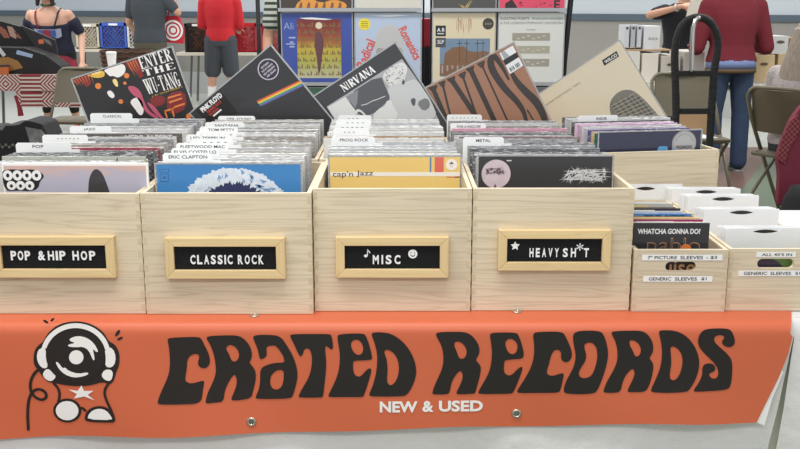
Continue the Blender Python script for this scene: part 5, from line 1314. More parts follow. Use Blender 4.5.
def lattice_crate(label, px0, px1, pyt, Y, tabz, col, fill, fr=.03, nx=6, nz=5, note=None):
    a = at_Y(px0, pyt, Y); b = at_Y(px1, pyt, Y); w = b.x-a.x; h = a.z-tabz
    t = thing('plastic_crate', label, 'crate', ((a.x+b.x)/2, Y, tabz+.001)); C_ = mat('crate_plastic_%d_%d_%d' % col, col, .45)
    m = MB(); 
    for x0, x1, z0, z1 in ((-w/2, -w/2+fr, 0, h), (w/2-fr, w/2, 0, h), (-w/2, w/2, 0, fr*.8), (-w/2, w/2, h-fr*1.4, h)): m.box(x0, x1, 0, .012, z0, z1)
    m.box(-w/2, -w/2+.012, .012, .33, 0, h); m.box(w/2-.012, w/2, .012, .33, 0, h); m.box(-w/2, w/2, .33, .342, 0, h); m.box(-w/2, w/2, .0, .33, 0, .012)
    m.build('crate_frame', C_, t)
    m = MB(); iw = w-2*fr; ih = h-fr*2.2
    for k in range(-nz-1, nx+2):
        for s in (1, -1):
            q = []
            x0 = -iw/2+iw*k/nx; x1 = x0+ih*.8*s
            z0, z1 = fr*.8, fr*.8+ih
            # clip the diagonal to the opening
            pts = [(x0+(x1-x0)*f/12, z0+(z1-z0)*f/12) for f in range(13)]
            pts = [p_ for p_ in pts if -iw/2 <= p_[0] <= iw/2]
            if len(pts) > 1: m.poly(ccw([(pts[0][0]-.005, pts[0][1]), (pts[0][0]+.005, pts[0][1]), (pts[-1][0]+.005, pts[-1][1]), (pts[-1][0]-.005, pts[-1][1])]), .002, .010)
    m.build('lattice_side', C_, t)
    m = MB(); m.box(-w/2+.02, w/2-.02, .04, .32, .014, h-.03); m.build('packed_records', ramp_mat('record_mass_%d_%d_%d' % col, fill, 'X', -w/2, w/2, noise=.9, nscale=26, rough=.5), t)
    if note:
        m = MB(); m.rect(-w*.16, w*.18, h-fr*1.25, h-fr*.25, -.002, 0); m.build('paper_label', WHITE, t)
MIX = [(0,(60,50,50)),(.3,(150,140,120)),(.5,(90,60,60)),(.7,(190,180,160)),(1,(70,70,90))]
lattice_crate('cream lattice crate of records left of the blue crate', 75, 98, 24, Y3+.02, .74, (204,196,172), MIX, note=1)
lattice_crate('bright blue plastic crate of records on the far left table', 99.5, 125.5, 23, Y3+.02, .74, (62,98,196), [(0,(90,40,90)),(.3,(40,40,80)),(.5,(90,100,130)),(.7,(40,44,90)),(1,(60,60,100))], note=1)
lattice_crate('white lattice crate of records beside the man in the dark shirt', 126.5, 150, 23, Y3+.02, .74, (206,208,206), MIX)
lattice_crate('black plastic crate of records right of the target bag', 184, 207, 23.5, Y4+.03, .74, (34,32,34), [(0,(60,30,26)),(.3,(30,28,30)),(.5,(150,90,50)),(.7,(40,36,40)),(1,(120,60,40))], note=1)
lattice_crate('red plastic crate of records right of the person in red', 233, 256.5, 23.5, Y4+.03, .74, (186,34,44), [(0,(150,40,50)),(.4,(120,30,40)),(.6,(190,120,120)),(1,(110,40,40))])
lattice_crate('red plastic crate of records behind the slim black pole', 260, 284, 23.5, Y4+.03, .74, (176,34,44), [(0,(100,30,40)),(.4,(60,60,80)),(.6,(180,140,130)),(1,(90,40,40))])
# basket and cup
yb = Y1+.45; a = at_Y(97, 50, yb); b = at_Y(150, 50, yb); bz0 = .741
t = thing('woven_basket', 'dark brown woven basket behind the white paper cup', 'basket', ((a.x+b.x)/2, yb, bz0)); w = b.x-a.x; h = a.z-bz0
BR = mat('brown_wicker', (84,64,52), .8, var=.25, vscale=30, bump=.5, bscale=40)
m = MB(); m.loft([((0,.12,0), w*.44, .12), ((0,.12,h*.5), w*.49, .13), ((0,.12,h), w*.5, .14), ((0,.12,h), w*.47, .12), ((0,.12,h*.7), w*.46, .12)], n=28, cap=True)
m.build('basket_body', BR, t, smooth=True, auto=True)
for j in range(5):
    m = MB(); m.tube([(w*.5*math.cos(q)*(.9+.02*j)*1.02, .12+.14*math.sin(q)*(.93+.02*j), h*(j+.5)/5+.006*math.sin(q*14+j*PI)) for q in [2*PI*k/60 for k in range(60)]], .013, n=6, closed=True); m.build('woven_strand', BR, t, smooth=True)
yb = Y1+.30; c = at_Y(111.5, 57, yb)
t = thing('paper_cup', 'white paper cup in front of the brown basket', 'cup', (c.x, yb, .741)); m = MB(); hh = at_Y(111, 51.5, yb).z-.741
m.loft([((0,0,0), .032, .032), ((0,0,hh*.9), .050, .050)]); m.build('cup_body', WHITE, t, smooth=True, auto=True)
m = MB(); m.loft([((0,0,hh*.9), .053, .053), ((0,0,hh*.96), .053, .053), ((0,0,hh), .045, .045)]); m.build('lid', WHITE, t, smooth=True, auto=True)
# pink sleeve the woman touches
yb = Y1+.35; a = at_Y(68, 60, yb)
t = thing('pink_record_sleeve', 'rose pink sleeve lying under the standing woman\'s hand', 'record', (at_Y(82, 60, yb).x, yb, .742)); m = MB(); m.box(-.16, .16, -.12, .18, 0, .035); m.build('sleeve_stack', mat('sleeve_pink', (196,96,116), .5), t, bevel=.002)
# chevron cloth
def chevron_mat():
    mt = bpy.data.materials.new('chevron_weave'); mt.use_nodes = True; nt = mt.node_tree; N = nt.nodes.new; L = nt.links.new; b = nt.nodes['Principled BSDF']; b.inputs['Roughness'].default_value = .85
    tc = N('ShaderNodeTexCoord'); sx = N('ShaderNodeSeparateXYZ'); L(tc.outputs['Object'], sx.inputs[0])
    pp = N('ShaderNodeMath'); pp.operation = 'PINGPONG'; pp.inputs[1].default_value = .085; L(sx.outputs['Z'], pp.inputs[0])
    px_ = N('ShaderNodeMath'); px_.operation = 'PINGPONG'; px_.inputs[1].default_value = .24; L(sx.outputs['X'], px_.inputs[0])
    mx_ = N('ShaderNodeMath'); mx_.operation = 'MAXIMUM'; s1 = N('ShaderNodeMath'); s1.operation = 'SUBTRACT'; s1.inputs[1].default_value = .10; L(px_.outputs[0], s1.inputs[0]); L(s1.outputs[0], mx_.inputs[0]); mx_.inputs[1].default_value = 0
    ad = N('ShaderNodeMath'); ad.operation = 'ADD'; L(mx_.outputs[0], ad.inputs[0]); L(pp.outputs[0], ad.inputs[1])
    mu = N('ShaderNodeMath'); mu.operation = 'MULTIPLY'; mu.inputs[1].default_value = 27; L(ad.outputs[0], mu.inputs[0])
    fr = N('ShaderNodeMath'); fr.operation = 'FRACT'; L(mu.outputs[0], fr.inputs[0])
    g = N('ShaderNodeMath'); g.operation = 'GREATER_THAN'; g.inputs[1].default_value = .5; L(fr.outputs[0], g.inputs[0])
    mx = N('ShaderNodeMix'); mx.data_type = 'RGBA'; mx.inputs[6].default_value = lin((128,44,52)); mx.inputs[7].default_value = lin((196,186,176)); L(g.outputs[0], mx.inputs[0]); L(mx.outputs[2], b.inputs['Base Color'])
    return mt
CHV = chevron_mat()
t = thing('chevron_cloth', 'red and white chevron cloth hanging over the left background table', 'tablecloth', (at_Y(30, 80, Y1-.02).x, Y1-.02, .745))
def drape(x0, x1, z0, z1, yy, seed, t, name):
    m = MB(); nx, nz = 40, 6; vs = []; fs = []
    for j in range(nz+1):
        for i in range(nx+1):
            x = x0+(x1-x0)*i/nx; z = z0+(z1-z0)*j/nz; vs.append((x, yy-.012*math.sin(x*14+seed)*(z0-z)/.3, z))
    n1 = len(vs); vs += [(v[0], v[1]+.004, v[2]) for v in vs]
    for j in range(nz):
        for i in range(nx):
            a = j*(nx+1)+i; fs.append((a, a+nx+1, a+nx+2, a+1)); fs.append((n1+a, n1+a+1, n1+a+nx+2, n1+a+nx+1))
    m.add(vs, fs); m.build(name, CHV, t, smooth=True)
r0 = Vector(t.location); fy = Y1-.02
xa = at_Y(-60, 80, fy).x-r0.x; xb = at_Y(60, 80, fy).x-r0.x; zl = at_Y(10, 91, fy).z-r0.z
drape(xa, xb, 0, zl, 0, 0, t, 'front_flap')
m = MB(); m.box(xa, xb, 0, .95, -.001, .003); m.build('top_layer', CHV, t)
xc = at_Y(14, 80, fy).x-r0.x; xd = at_Y(96, 80, fy).x-r0.x
drape(xc, xd, -.04, at_Y(10, 107, fy+.03).z-r0.z, .010, 2, t, 'lower_flap')
m = MB(); x = at_Y(19, 110, fy).x-r0.x; m.tube([(x-.03, .012, -.20), (x, .012, -.3), (x+.01, .012, at_Y(10, 116, fy).z-r0.z)], [.015,.022,.03], n=6); m.build('tassel', mat('tassel_red', (128,40,50), .9), t)

# black open cases with pictures on the chevron table
BK = mat('case_black', (32,30,32), .6, bump=.1, bscale=30)
def panel_thing(name, label, cat, pts, Y, th, M_, extra=(), z=None):
    q = [at_Y(x, y, Y) for x, y in pts]; zb_ = min(p.z for p in q); xm = sum(p.x for p in q)/len(q)
    t = thing(name, label, cat, (xm, Y, zb_)); m = W(t); m.poly(ccw([(p.x, p.z) for p in q]), Y, Y+th); m.build('panel_body', M_, t, bevel=.004)
    for nm, pp, mm in extra:
        m = W(t); m.poly(ccw([(at_Y(x, y, Y-.006).x, at_Y(x, y, Y-.006).z) for x, y in pp]), Y-.006, Y); m.build(nm, mm, t)
    return t
Yc = Y1+.10
m_ = gloss('art_rust', (150,84,62)); tn = KEY(178,140,124)
panel_thing('carry_case', 'black carry case with an orange patch and blue striped sticker on the chevron cloth', 'case', [(-60,46),(24,48),(45,55),(60,66),(66,76),(-60,76)], Yc, .30, BK,
   [('striped_sticker', [(17,50),(33,54.5),(32,58),(16,54)], KEY(150,170,200)), ('corner_tag', [(-1,46),(6,55),(3,57),(-3,49)], KEY(196,196,196)), ('tan_oval', [(-5,58),(8,57),(18,61),(23,68),(10,71),(-5,71)], mat('tan_card', (150,110,60), .7))])
panel_thing('picture_board', 'black board with rust and pink figures, leaning open at the left edge', 'board', [(-60,15),(2,21.5),(22,27),(40,43),(49,56),(30,49),(-60,42)], Yc+.36, .03, BK,
   [('rust_figure', [(0,26),(6,30),(10,38),(4,38),(-2,30)], m_), ('pink_figure', [(7,26),(12,27),(17,34),(16,39),(10,36)], tn), ('rust_figure', [(14,31),(18,34),(22,39),(18,38)], m_)])
panel_thing('picture_board', 'dark board with an orange sticker and faint figures beside the woman', 'board', [(20,25),(55,40),(57,50),(57,70),(38,52)], Yc+.32, .03, mat('board_dark', (44,42,44), .5),
   [('orange_sticker', [(38,40),(43,39),(44,43.5),(39,44)], KEY(214,110,76)), ('pale_figure', [(43,38),(50,41),(52,46),(45,42)], KEY(112,110,104))])
yq = Yc-.08; c = at_Y(4, 72, yq)
t = thing('orange_cup', 'orange cup standing in front of the black carry case', 'cup', (c.x, yq, .749)); hh = at_Y(4, 65, yq).z-.749
m = MB(); m.loft([((0,0,0), .040, .040), ((0,0,hh*.85), .056, .056)]); m.build('cup_body', mat('cup_orange', (196,110,62), .5), t, smooth=True, auto=True)
m = MB(); m.loft([((0,0,hh*.85), .060, .060), ((0,0,hh), .058, .058)]); m.build('rim_band', BK, t, smooth=True, auto=True)

# black bag bottom left, standing on a low cabinet behind the crates
zb_ = 6.2; p = at_zc(20, 150, zb_)
t = thing('storage_bench', 'low dark bench under the black bag at the left edge', 'bench', (at_zc(10, 150, zb_).x, p.y+.15, 0)); m = MB(); m.box(-.45, .28, -.2, .25, .38, .42); m.build('bench_seat', mat('bench_brown', (90,80,66), .6), t, bevel=.005)
for sx_ in (-.4, .24):
    for sy in (-.16, .2): m = MB(); m.box(sx_-.02, sx_+.02, sy-.02, sy+.02, 0, .38); m.build('leg', mat('bench_brown', (90,80,66), .6), t)
t2 = thing('black_bag', 'slumped black bag with a grey printed label behind the leftmost crate', 'bag', (p.x, p.y+.15, .422))
m = W(t2); hp = [at_zc(x, y, zb_) for x, y in [(-40,128),(-8,128),(2,130),(6,125),(14,125),(20,124),(26,120),(33,121),(43,124),(47,135),(52,152)]]
zz = .423
m.poly(ccw(chaikin_pts := [(q.x, max(zz, q.z)) for q in hp]+[(hp[-1].x+.02, zz), (hp[0].x, zz)]), p.y+.02, p.y+.30); m.build('bag_body', mat('bag_black', (30,29,32), .7, bump=.6, bscale=9), t2, bevel=.02, seg=3)
m = W(t2); q = [at_Y(x, y, p.y+.01) for x, y in ((25,127),(41,130),(49,141),(30,143))]; m.poly(ccw([(v.x, v.z) for v in q]), p.y+.012, p.y+.02); m.build('grey_label', mat('label_grey', (120,118,118), .6, var=.4, vscale=14), t2)
m = W(t2)
for k in range(9):
    c = at_Y(-1+k*3.4, 145+2*(k % 2), p.y+.01); m.disc(c.x, c.z, .009, p.y+.010, p.y+.02, n=10)
m.build('metal_studs', mat('stud_grey', (120,116,112), .4, .5), t2)

# boxes on the right table
def box_thing(label, x0, x1, y0, y1, Y, col, dep=.32, handle=False, lid=None, z=None, name='storage_box', cat='box', tilt=0, txt=None):
    a = at_Y(x0, y1, Y); b = at_Y(x1, y0, Y); w = b.x-a.x; zb2 = a.z if z is None else z; h = b.z-zb2
    t = thing(name, label, cat, ((a.x+b.x)/2, Y, zb2), (0, 0, tilt)); M_ = mat('card_%d_%d_%d' % col, col, .7, var=.03, vscale=6)
    m = MB(); m.box(-w/2, w/2, 0, dep, 0, h); m.build('box_body', M_, t, bevel=.004)
    if lid: m = MB(); m.box(-w/2-.006, w/2+.006, -.006, dep+.006, h-.05, h+.004); m.build('lid', mat('card_%d_%d_%d' % lid, lid, .7), t, bevel=.003)
    if handle:
        m = MB(); m.poly([(.035*math.cos(q)+.0, h*.68+.012*math.sin(q)) for q in [2*PI*k/16 for k in range(16)]], -.007, -.0055); m.build('handle_slot', mat('slot_dark', (96,84,66), .8), t)
    if txt: m = MB(); m.text(txt, -w*.2, w*.35, h*.42, h*.52, -.002, 0); m.build('printed_word', INK, t)
    return t
YT = Y5+.12; TT = .742
wh = (214,212,204)
box_thing('white cardboard box at the left end of the right table', 618, 640.5, 51.5, 80, YT+.02, wh, .5, z=TT)
box_thing('white cardboard box second from the left on the right table', 641.5, 659, 53.5, 80, YT, (222,218,206), .5, z=TT, tilt=.03)
box_thing('pale box with a handle slot behind the left rail of the hand truck', 660, 681, 56, 80, YT+.02, (204,200,190), .5, handle=True, z=TT)
box_thing('cream box between the hand truck rails', 682.5, 705, 52, 80, YT+.03, (210,206,196), .5, z=TT)
box_thing('manila box with handle slot right of the man in the burgundy sweater', 752, 775.5, 55, 80, YT+.03, (206,182,142), .4, handle=True, z=TT)
box_thing('manila box beside the long-haired woman on the right table', 776.5, 800, 54, 80, YT+.05, (200,176,138), .4, z=TT)
zt = at_Y(640, 52, YT).z
box_thing('row of ring binders box with printed word on the left white boxes', 643, 661, 26, 52, YT+.10, (216,220,222), .28, z=zt+.012, name='file_box', txt='ROCK')
box_thing('flat cardboard tray under the grey binders', 616, 672, 49.5, 52, YT+.06, (176,150,116), .42, z=zt+.004, name='cardboard_tray', cat='tray')
for k in range(3):
    x0 = 624+k*6.2; t = box_thing(('leftmost', 'middle', 'rightmost')[k]+' of the three grey ring binders at right', x0, x0+5.8, 25.2, 49.5, YT+.10, (176,182,188) if k % 2 else (200,204,208), .26, z=zt+.0335, name='ring_binder', cat='binder')
    m = MB(); zz = .10; m.disc(0, zz+.07, .010, -.004, -.0, n=12); m.build('finger_hole', BLACK, t)
za = at_Y(760, 55, YT).z+.004
box_thing('white lidded box stacked on the manila box with a slot', 757.5, 770.5, 34.5, 55, YT+.08, (212,212,208), .3, z=za)
box_thing('white box with a handle slot stacked right of the lidded one', 771.5, 789, 36, 55, YT+.07, (206,208,206), .3, handle=True, z=za)
box_thing('brown cardboard box stacked at the right picture edge', 790, 806, 38, 54, YT+.09, (176,140,100), .3, z=za)
# leaflets on the right table edge
a = at_Z(757, 82.5, .743)
for k, nm in enumerate(('blue-edged leaflet lying on the right table', 'white leaflet beside the blue-edged one')):
    m = MB(); m.box(-.06, .06, -.05, .05, 0, .004); o = m.build('leaflet', mat('leaflet_%d' % k, ((186,206,220),(226,226,224))[k], .5), loc=(a.x+.13*k, a.y, .7415)); tag(o, nm, 'paper')

# hand truck
HTZ = 6.4; HY = at_zc(695, 60, HTZ).y
TAPE = mat('black_tape', (38,38,38), .7, bump=.9, bscale=45); CHR = mat('chrome_tube', (206,204,198), .18, 1.0)
p0 = at_Y(695, 100, HY)
t = thing('hand_truck', 'hand truck with black taped loop handle and chrome centre tube', 'hand truck', (p0.x, HY, 0))
def hp(px, py, dy=0): return at_Y(px, py, HY+dy)
m = W(t); tp = [hp(675, 60)]
lp = [(676.5,118),(675,72),(674.5,55),(676,40),(680,28),(687,20),(697,17.0),(706,18.5),(713,25),(717.5,36),(718,50),(714,70),(711,118)]
pts = [Vector((hp(x, y).x, HY, hp(x, y).z)) for x, y in lp]
full = [Vector((pts[0].x, HY-.02, .16))]+pts+[Vector((pts[-1].x, HY-.02, .16))]
q = chaikin(full, 2, closed=False); rr = random.Random(3)
m.tube(q, [.0235+.0025*rr.random() for _ in q], n=10); m.build('taped_frame', TAPE, t, smooth=True)
m = W(t); lp = [(691.5,72),(692,40),(693,26),(696,19),(700,17.5)]
m.tube(chaikin([hp(x, y, -.022) for x, y in lp], 2, closed=False), .0155, n=10); m.build('chrome_tube', CHR, t, smooth=True)
for y, x0, x1 in ((73.5,674,713), (111,676,712)):
    m = W(t); a, b = hp(x0, y), hp(x1, y); m.box(a.x, b.x, HY-.015, HY+.02, a.z-.018, a.z+.018); m.build('crossbar', TAPE, t, bevel=.004)
m = W(t); a = hp(677, 100).x; b = hp(711, 100).x
for z in (.35,): m.box(a, b, HY-.02, HY+.012, z-.02, z+.02)
m.build('crossbar', TAPE, t, bevel=.004)
m = W(t); m.box(a-.05, b+.05, HY-.26, HY-.03, .012, .020); m.box(a-.05, b+.05, HY-.035, HY-.025, .012, .20); m.build('toe_plate', mat('truck_steel', (90,90,92), .4, .6), t, bevel=.002)
for x in (a-.055, b+.055):
    m = W(t); m.loft([((x-.022, HY+.09, .11), .11, .11, (0,1,0), (0,0,1)), ((x+.022, HY+.09, .11), .11, .11, (0,1,0), (0,0,1))], n=28); w_ = m.build('wheel', mat('rubber', (28,28,28), .8), t, bevel=.012, smooth=True, auto=True)
    m = W(t); m.loft([((x-.026, HY+.09, .11), .045, .045, (0,1,0), (0,0,1)), ((x+.026, HY+.09, .11), .045, .045, (0,1,0), (0,0,1))], n=20); m.build('hub', mat('truck_steel', (90,90,92), .4, .6), w_)
m = W(t); m.tube([(a-.055, HY+.09, .11), (b+.055, HY+.09, .11)], .012, n=8); m.build('axle', mat('truck_steel', (90,90,92), .4, .6), t)
for x in (a, b):
    m = W(t); m.tube([(x, HY+.09, .11), (x, HY, .30)], .010, n=8); m.build('axle_strut', mat('truck_steel', (90,90,92), .4, .6), t)
# things on the chair behind the hand truck
sz = .462*1.06+.001
c = chB
t = thing('white_record_sleeve', 'white sleeve with a green round mark lying on the chair behind the hand truck', 'record', (c.x-.03, c.y-.06, sz), (0, 0, .3)); m = MB(); m.box(-.15, .15, -.13, .13, 0, .006); m.build('sleeve_paper', WHITE, t)
m = MB(); m.loft([((.0,0,.006), .06, .06), ((.0,0,.0066), .06, .06)]); m.build('green_mark', KEY(90,130,90), t)
t = thing('brown_envelope', 'brown envelope standing against the back of the chair behind the hand truck', 'envelope', (c.x+.02, c.y+.075, sz), (-.35, 0, .12)); m = MB(); m.box(-.11, .14, 0, .008, 0, .15); m.build('envelope_body', mat('kraft', (150,120,86), .7), t)
# ================================================================== PEOPLE
SKIN = mat('skin', (196,150,126), .5, var=.05, vscale=5); SKIN2 = mat('skin_fair', (206,162,140), .5, var=.05, vscale=5)
def fingers(m, W_, d, side, n_, sc=1.0, curl=.5):
    """palm and five fingers at wrist W_, pointing along d; n_ palm normal; side towards the thumb"""
    d = Vector(d).normalized(); n_ = Vector(n_); n_ = (n_-d*n_.dot(d)).normalized(); s = d.cross(n_)*side
    P_ = W_+d*.03*sc
    m.loft([(W_-d*.01, .026*sc, .020*sc, s, n_), (W_+d*.02*sc, .031*sc, .017*sc, s, n_), (W_+d*.07*sc, .041*sc, .014*sc, s, n_), (W_+d*.088*sc, .039*sc, .012*sc, s, n_)], n=14)
    for k, (o, L_) in enumerate(((.030, .072), (.010, .080), (-.010, .074), (-.029, .058))):
        b = W_+d*.082*sc+s*o*sc; dirv = d; r_ = .0092*sc; L_ *= sc
        for j, f in enumerate((.45, .32, .25)):
            dirv = (dirv*math.cos(curl*.6)+n_*math.sin(curl*.6)).normalized(); e = b+dirv*L_*f; m.capsule(b, e, r_, r_*.9, n=8); b = e; r_ *= .9
    b = W_+d*.03*sc+s*.028*sc; e = b+(d*.5+s*.7+n_*.35).normalized()*.042*sc; m.capsule(b, e, .0115*sc, .0105*sc, n=8); m.capsule(e, e+(d*.9+s*.25+n_*.4).normalized()*.032*sc, .0100*sc, .0088*sc, n=8)
def person(label, loc, yaw, H=1.75, g=1.0, lean=0.0, arms=None, hair=None, hairlen='short', shirt=None, sleeve='short', pants=None, legs='long', shoes=None, skin=SKIN, sit=False, stance=.10,
           off_shoulder=False, group=None, hem=.50, extras=None, headturn=0.0, vox=.012, shz=-.045):
    t = thing('person', label, 'person', loc, (0, 0, yaw), group)
    hz = .50*H if not sit else .545
    hips = Vector((0, 0, hz))
    def up(x, y, z):                       # a point of the upper body; z is height above the hips
        return Vector((x, hips.y+y*math.cos(lean)-z*math.sin(lean), hz+z*math.cos(lean)+y*math.sin(lean)))
    u = H/1.75; sw = .195*u*(1+.35*(g-1))
    Z = lambda f: (f-.50)*H
    ay = Vector((0, math.cos(lean), math.sin(lean)))
    torso = [(-.045, .150, .105), (.0, .168, .115), (.06, .160, .110), (.13, .142*g**.3, .100), (.20, .152, .105), (.30, .172, .118), (.38, .185, .112), (.44, .180, .095), (.485, .135, .075), (.515, .070, .060)]
    def torso_rings(k, z0=-.045, z1=.52, dx=0):
        return [(up(0, 0, z*u), (rx*u*g+k), (ry*u*g+k), (1,0,0), tuple(ay)) for z, rx, ry in torso if z0-1e-6 <= z <= z1+1e-6]
    b = MB(); b.loft(torso_rings(0), n=24)
    nb, hc = up(0, .0, .52*u), up(0, -.02*u, .70*u)
    b.capsule(up(0, .01, .47*u), up(0, -.01, .62*u), .062*u, .055*u)
    hs = u
    b.ball(hc, .075*hs, .094*hs, .115*hs); b.ball(hc+Vector((0, -.025, -.045))*hs, .058*hs, .066*hs, .068*hs)
    b.capsule(hc+Vector((0, -.092, .012))*hs, hc+Vector((0, -.110, -.022))*hs, .010*hs, .016*hs, n=8)                # nose
    b.capsule(hc+Vector((-.022, -.083, -.058))*hs, hc+Vector((.022, -.083, -.058))*hs, .009, .009, n=8)              # lips
    b.capsule(hc+Vector((-.045, -.080, .030))*hs, hc+Vector((.045, -.080, .030))*hs, .012, .012, n=8)                # brow
    for s in (-1, 1): b.ball(hc+Vector((s*.076, .008, -.010))*hs, .012, .022, .032)
    # arms
    jo = []
    for s, ar in zip((1, -1), arms or [None, None]):
        S = up(s*sw*1.0, 0, .435*u)
        E, Wr, fd, fn_ = ar if ar else ((s*(sw+.06), .02, .20), (s*(sw+.07), -.06, -.04), (0, -.2, -1), (-s, 0, 0))
        E = up(*[c for c in E]) if not isinstance(E, Vector) else E; Wr = up(*Wr) if not isinstance(Wr, Vector) else Wr
        jo.append((S, E, Wr, s))
        b.capsule(S, E, .050*u*g**.6, .040*u*g**.6); b.capsule(E, Wr, .040*u*g**.6, .026*u)
        fingers(b, Wr, fd, s, fn_, u)
    # legs
    lj = []
    for s in (1, -1):
        if not sit:
            Hp = Vector((s*.085*u*g, 0, hz-.01)); K = Vector((s*(.085*u*g+stance*.25), -.01, .275*H)); A = Vector((s*(stance+.02), .02, .05*H))
        else:
            Hp = Vector((s*.09, 0, hz)); K = Vector((s*.12, -.42, hz+.0)); A = Vector((s*.12, -.40, .09))
        lj.append((Hp, K, A, s))
        b.capsule(Hp, K, .088*u*g, .056*u*g**.7); b.capsule(K, K*.55+A*.45+Vector((0, .012, 0)), .055*u*g**.7, .052*u*g**.7); b.capsule(K*.5+A*.5+Vector((0,.01,0)), A, .050*u*g**.7, .034*u)
        F_ = A+Vector((0, -.02, -.045*u)); b.capsule(F_+Vector((0, .03, 0)), F_+Vector((s*.02, -.13, -.005)), .034, .028)
    b.build('body', skin, t, remesh=vox, smod=3)
    # face
    e = MB()
    for s in (-1, 1): e.ball(hc+Vector((s*.030, -.084, .004))*hs, .012, .008, .008)
    e.build('eyes', mat('eye_white', (226,222,216), .3), t, smooth=True)
    e = MB()
    for s in (-1, 1): e.ball(hc+Vector((s*.030, -.0915, .004))*hs, .0055, .003, .0055)
    e.build('irises', mat('iris', (52,38,30), .2), t, smooth=True)
    e = MB(); e.capsule(hc+Vector((-.02, -.0915, -.057))*hs, hc+Vector((.02, -.0915, -.057))*hs, .006, .006, n=8); e.build('lips', mat('lip', (160,84,80), .5), t, smooth=True)
    if hair:
        h = MB(); h.ball(hc+Vector((0, .018, .022))*hs, .088*hs, .100*hs, .112*hs); h.ball(hc+Vector((0, .045, -.03))*hs, .078*hs, .065*hs, .085*hs)
        if hairlen == 'mid':
            for s in (-1, 1): h.capsule(hc+Vector((s*.07, -.01, .02)), hc+Vector((s*.085, -.02, -.14)), .032, .022)
            h.capsule(hc+Vector((0, .06, 0)), hc+Vector((0, .075, -.15)), .075, .055)
        if hairlen == 'long':
            r_ = random.Random(5)
            h.loft([(hc+Vector((0, .03, .06)), .085, .09), (hc+Vector((0, .055, -.05)), .105, .085), (hc+Vector((0, .085, -.18)), .135, .075), (hc+Vector((0, .115, -.32)), .150, .060), (hc+Vector((0, .135, -.46)), .115, .045), (hc+Vector((0, .14, -.56)), .05, .025)], n=24)
            for k in range(26):
                a = PI*(k/25); x = math.cos(a)*.105; y = .02+math.sin(a)*.085
                h.capsule(hc+Vector((x*.7, y*.9, .03)), hc+Vector((x*1.15, y+.03, -.18)), .014, .013, n=6); h.capsule(hc+Vector((x*1.15, y+.03, -.18)), hc+Vector((x*1.2+.01*r_.random(), y+.045, -.44+.08*r_.random())), .013, .008, n=6)
        h.build('hair', hair, t, remesh=.008 if hairlen != 'long' else .006, smod=2)
    if shirt:
        c = MB(); z0 = (hem-.50)*H
        if off_shoulder: rings = torso_rings(.016, -.045, .38)[:-1]+[(up(0, 0, .35*u), .185*u*g+.012, .114*u*g+.012, (1,0,0), tuple(ay))]; c.loft(rings, n=26)
        else: c.loft(([(up(0, 0, shz), .168*u*g+.03, .115*u*g+.03, (1,0,0), tuple(ay))] if shz > 0 else [])+torso_rings(.022, shz, .515), n=26)
        for S, E, Wr, s in jo:
            if off_shoulder:
                a = S.lerp(E, .38); c.capsule(a, S.lerp(E, .80), .072, .060); continue
            if sleeve == 'short': c.capsule(S, S.lerp(E, .62), .068*u*g**.6, .060*u*g**.6)
            else: c.capsule(S, E, .072*u*g**.6, .064*u*g**.6); c.capsule(E, E.lerp(Wr, .93), .062*u*g**.6, .045*u)
        c.build('shirt', shirt, t, remesh=vox, smod=3)
    if pants:
        c = MB(); c.loft([(up(0, 0, z*u), rx*u*g+.018, ry*u*g+.018, (1,0,0), tuple(ay)) for z, rx, ry in ((-.09, .150, .105), (-.045, .158, .112), (.0, .166, .115), (.045, .160, .110))], n=24)
        for Hp, K, A, s in lj:
            k = {'long': .012, 'shorts': .026, 'leggings': .010, 'skirt': .02}[legs]
            if legs == 'shorts': c.capsule(Hp, Hp.lerp(K, .95), .092*u*g+k, .085*u*g+k*.8); continue
            c.capsule(Hp, K, .088*u*g+k, .060*u*g**.7+k)
            A2 = K.lerp(A, 1.02 if legs == 'long' else .62)
            c.capsule(K, A2, .060*u*g**.7+k, (.056 if legs == 'long' else .045)*u+k)
        c.build({'long': 'jeans', 'shorts': 'shorts', 'leggings': 'leggings', 'skirt': 'skirt'}[legs], pants, t, remesh=vox, smod=3)
    for Hp, K, A, s in lj:
        if shoes:
            F_ = A+Vector((0, -.02, -.045*u)); c = MB()
            c.capsule(F_+Vector((0, .035, .012)), F_+Vector((s*.02, -.10, .002)), .046, .040); c.capsule(F_+Vector((s*.02, -.10, -.004)), F_+Vector((s*.025, -.15, -.006)), .040, .032); c.capsule(F_+Vector((0, .03, .02)), A+Vector((0, 0, .02)), .044, .042)
            zz = min(v.z for v in c.v)
            for v in c.v: v.z = max(v.z, .012)
            so = c.build('shoe', shoes, t, remesh=.008, smod=2)
            c = MB(); c.poly(ccw(chaikin_pts2 := [(F_.x+x, F_.y+y) for x, y in ((-.036,.07),(.036,.07),(.046,-.10),(.035,-.17),(.0,-.19),(-.030,-.16),(-.030,-.08))]), 0, .018, fn=lambda v: Vector((v.x, v.z, .018-v.y))); c.build('sole', mat('sole_grey', (150,150,150), .7), so, bevel=.004)
    if extras: extras(t, up, hc, jo, lj, u)
    return t
V = Vector
def toloc(w_, p_, yaw):
    d = w_-Vector((p_.x, p_.y, 0)); return Vector((d.x*math.cos(-yaw)-d.y*math.sin(-yaw), d.x*math.sin(-yaw)+d.y*math.cos(-yaw), d.z))
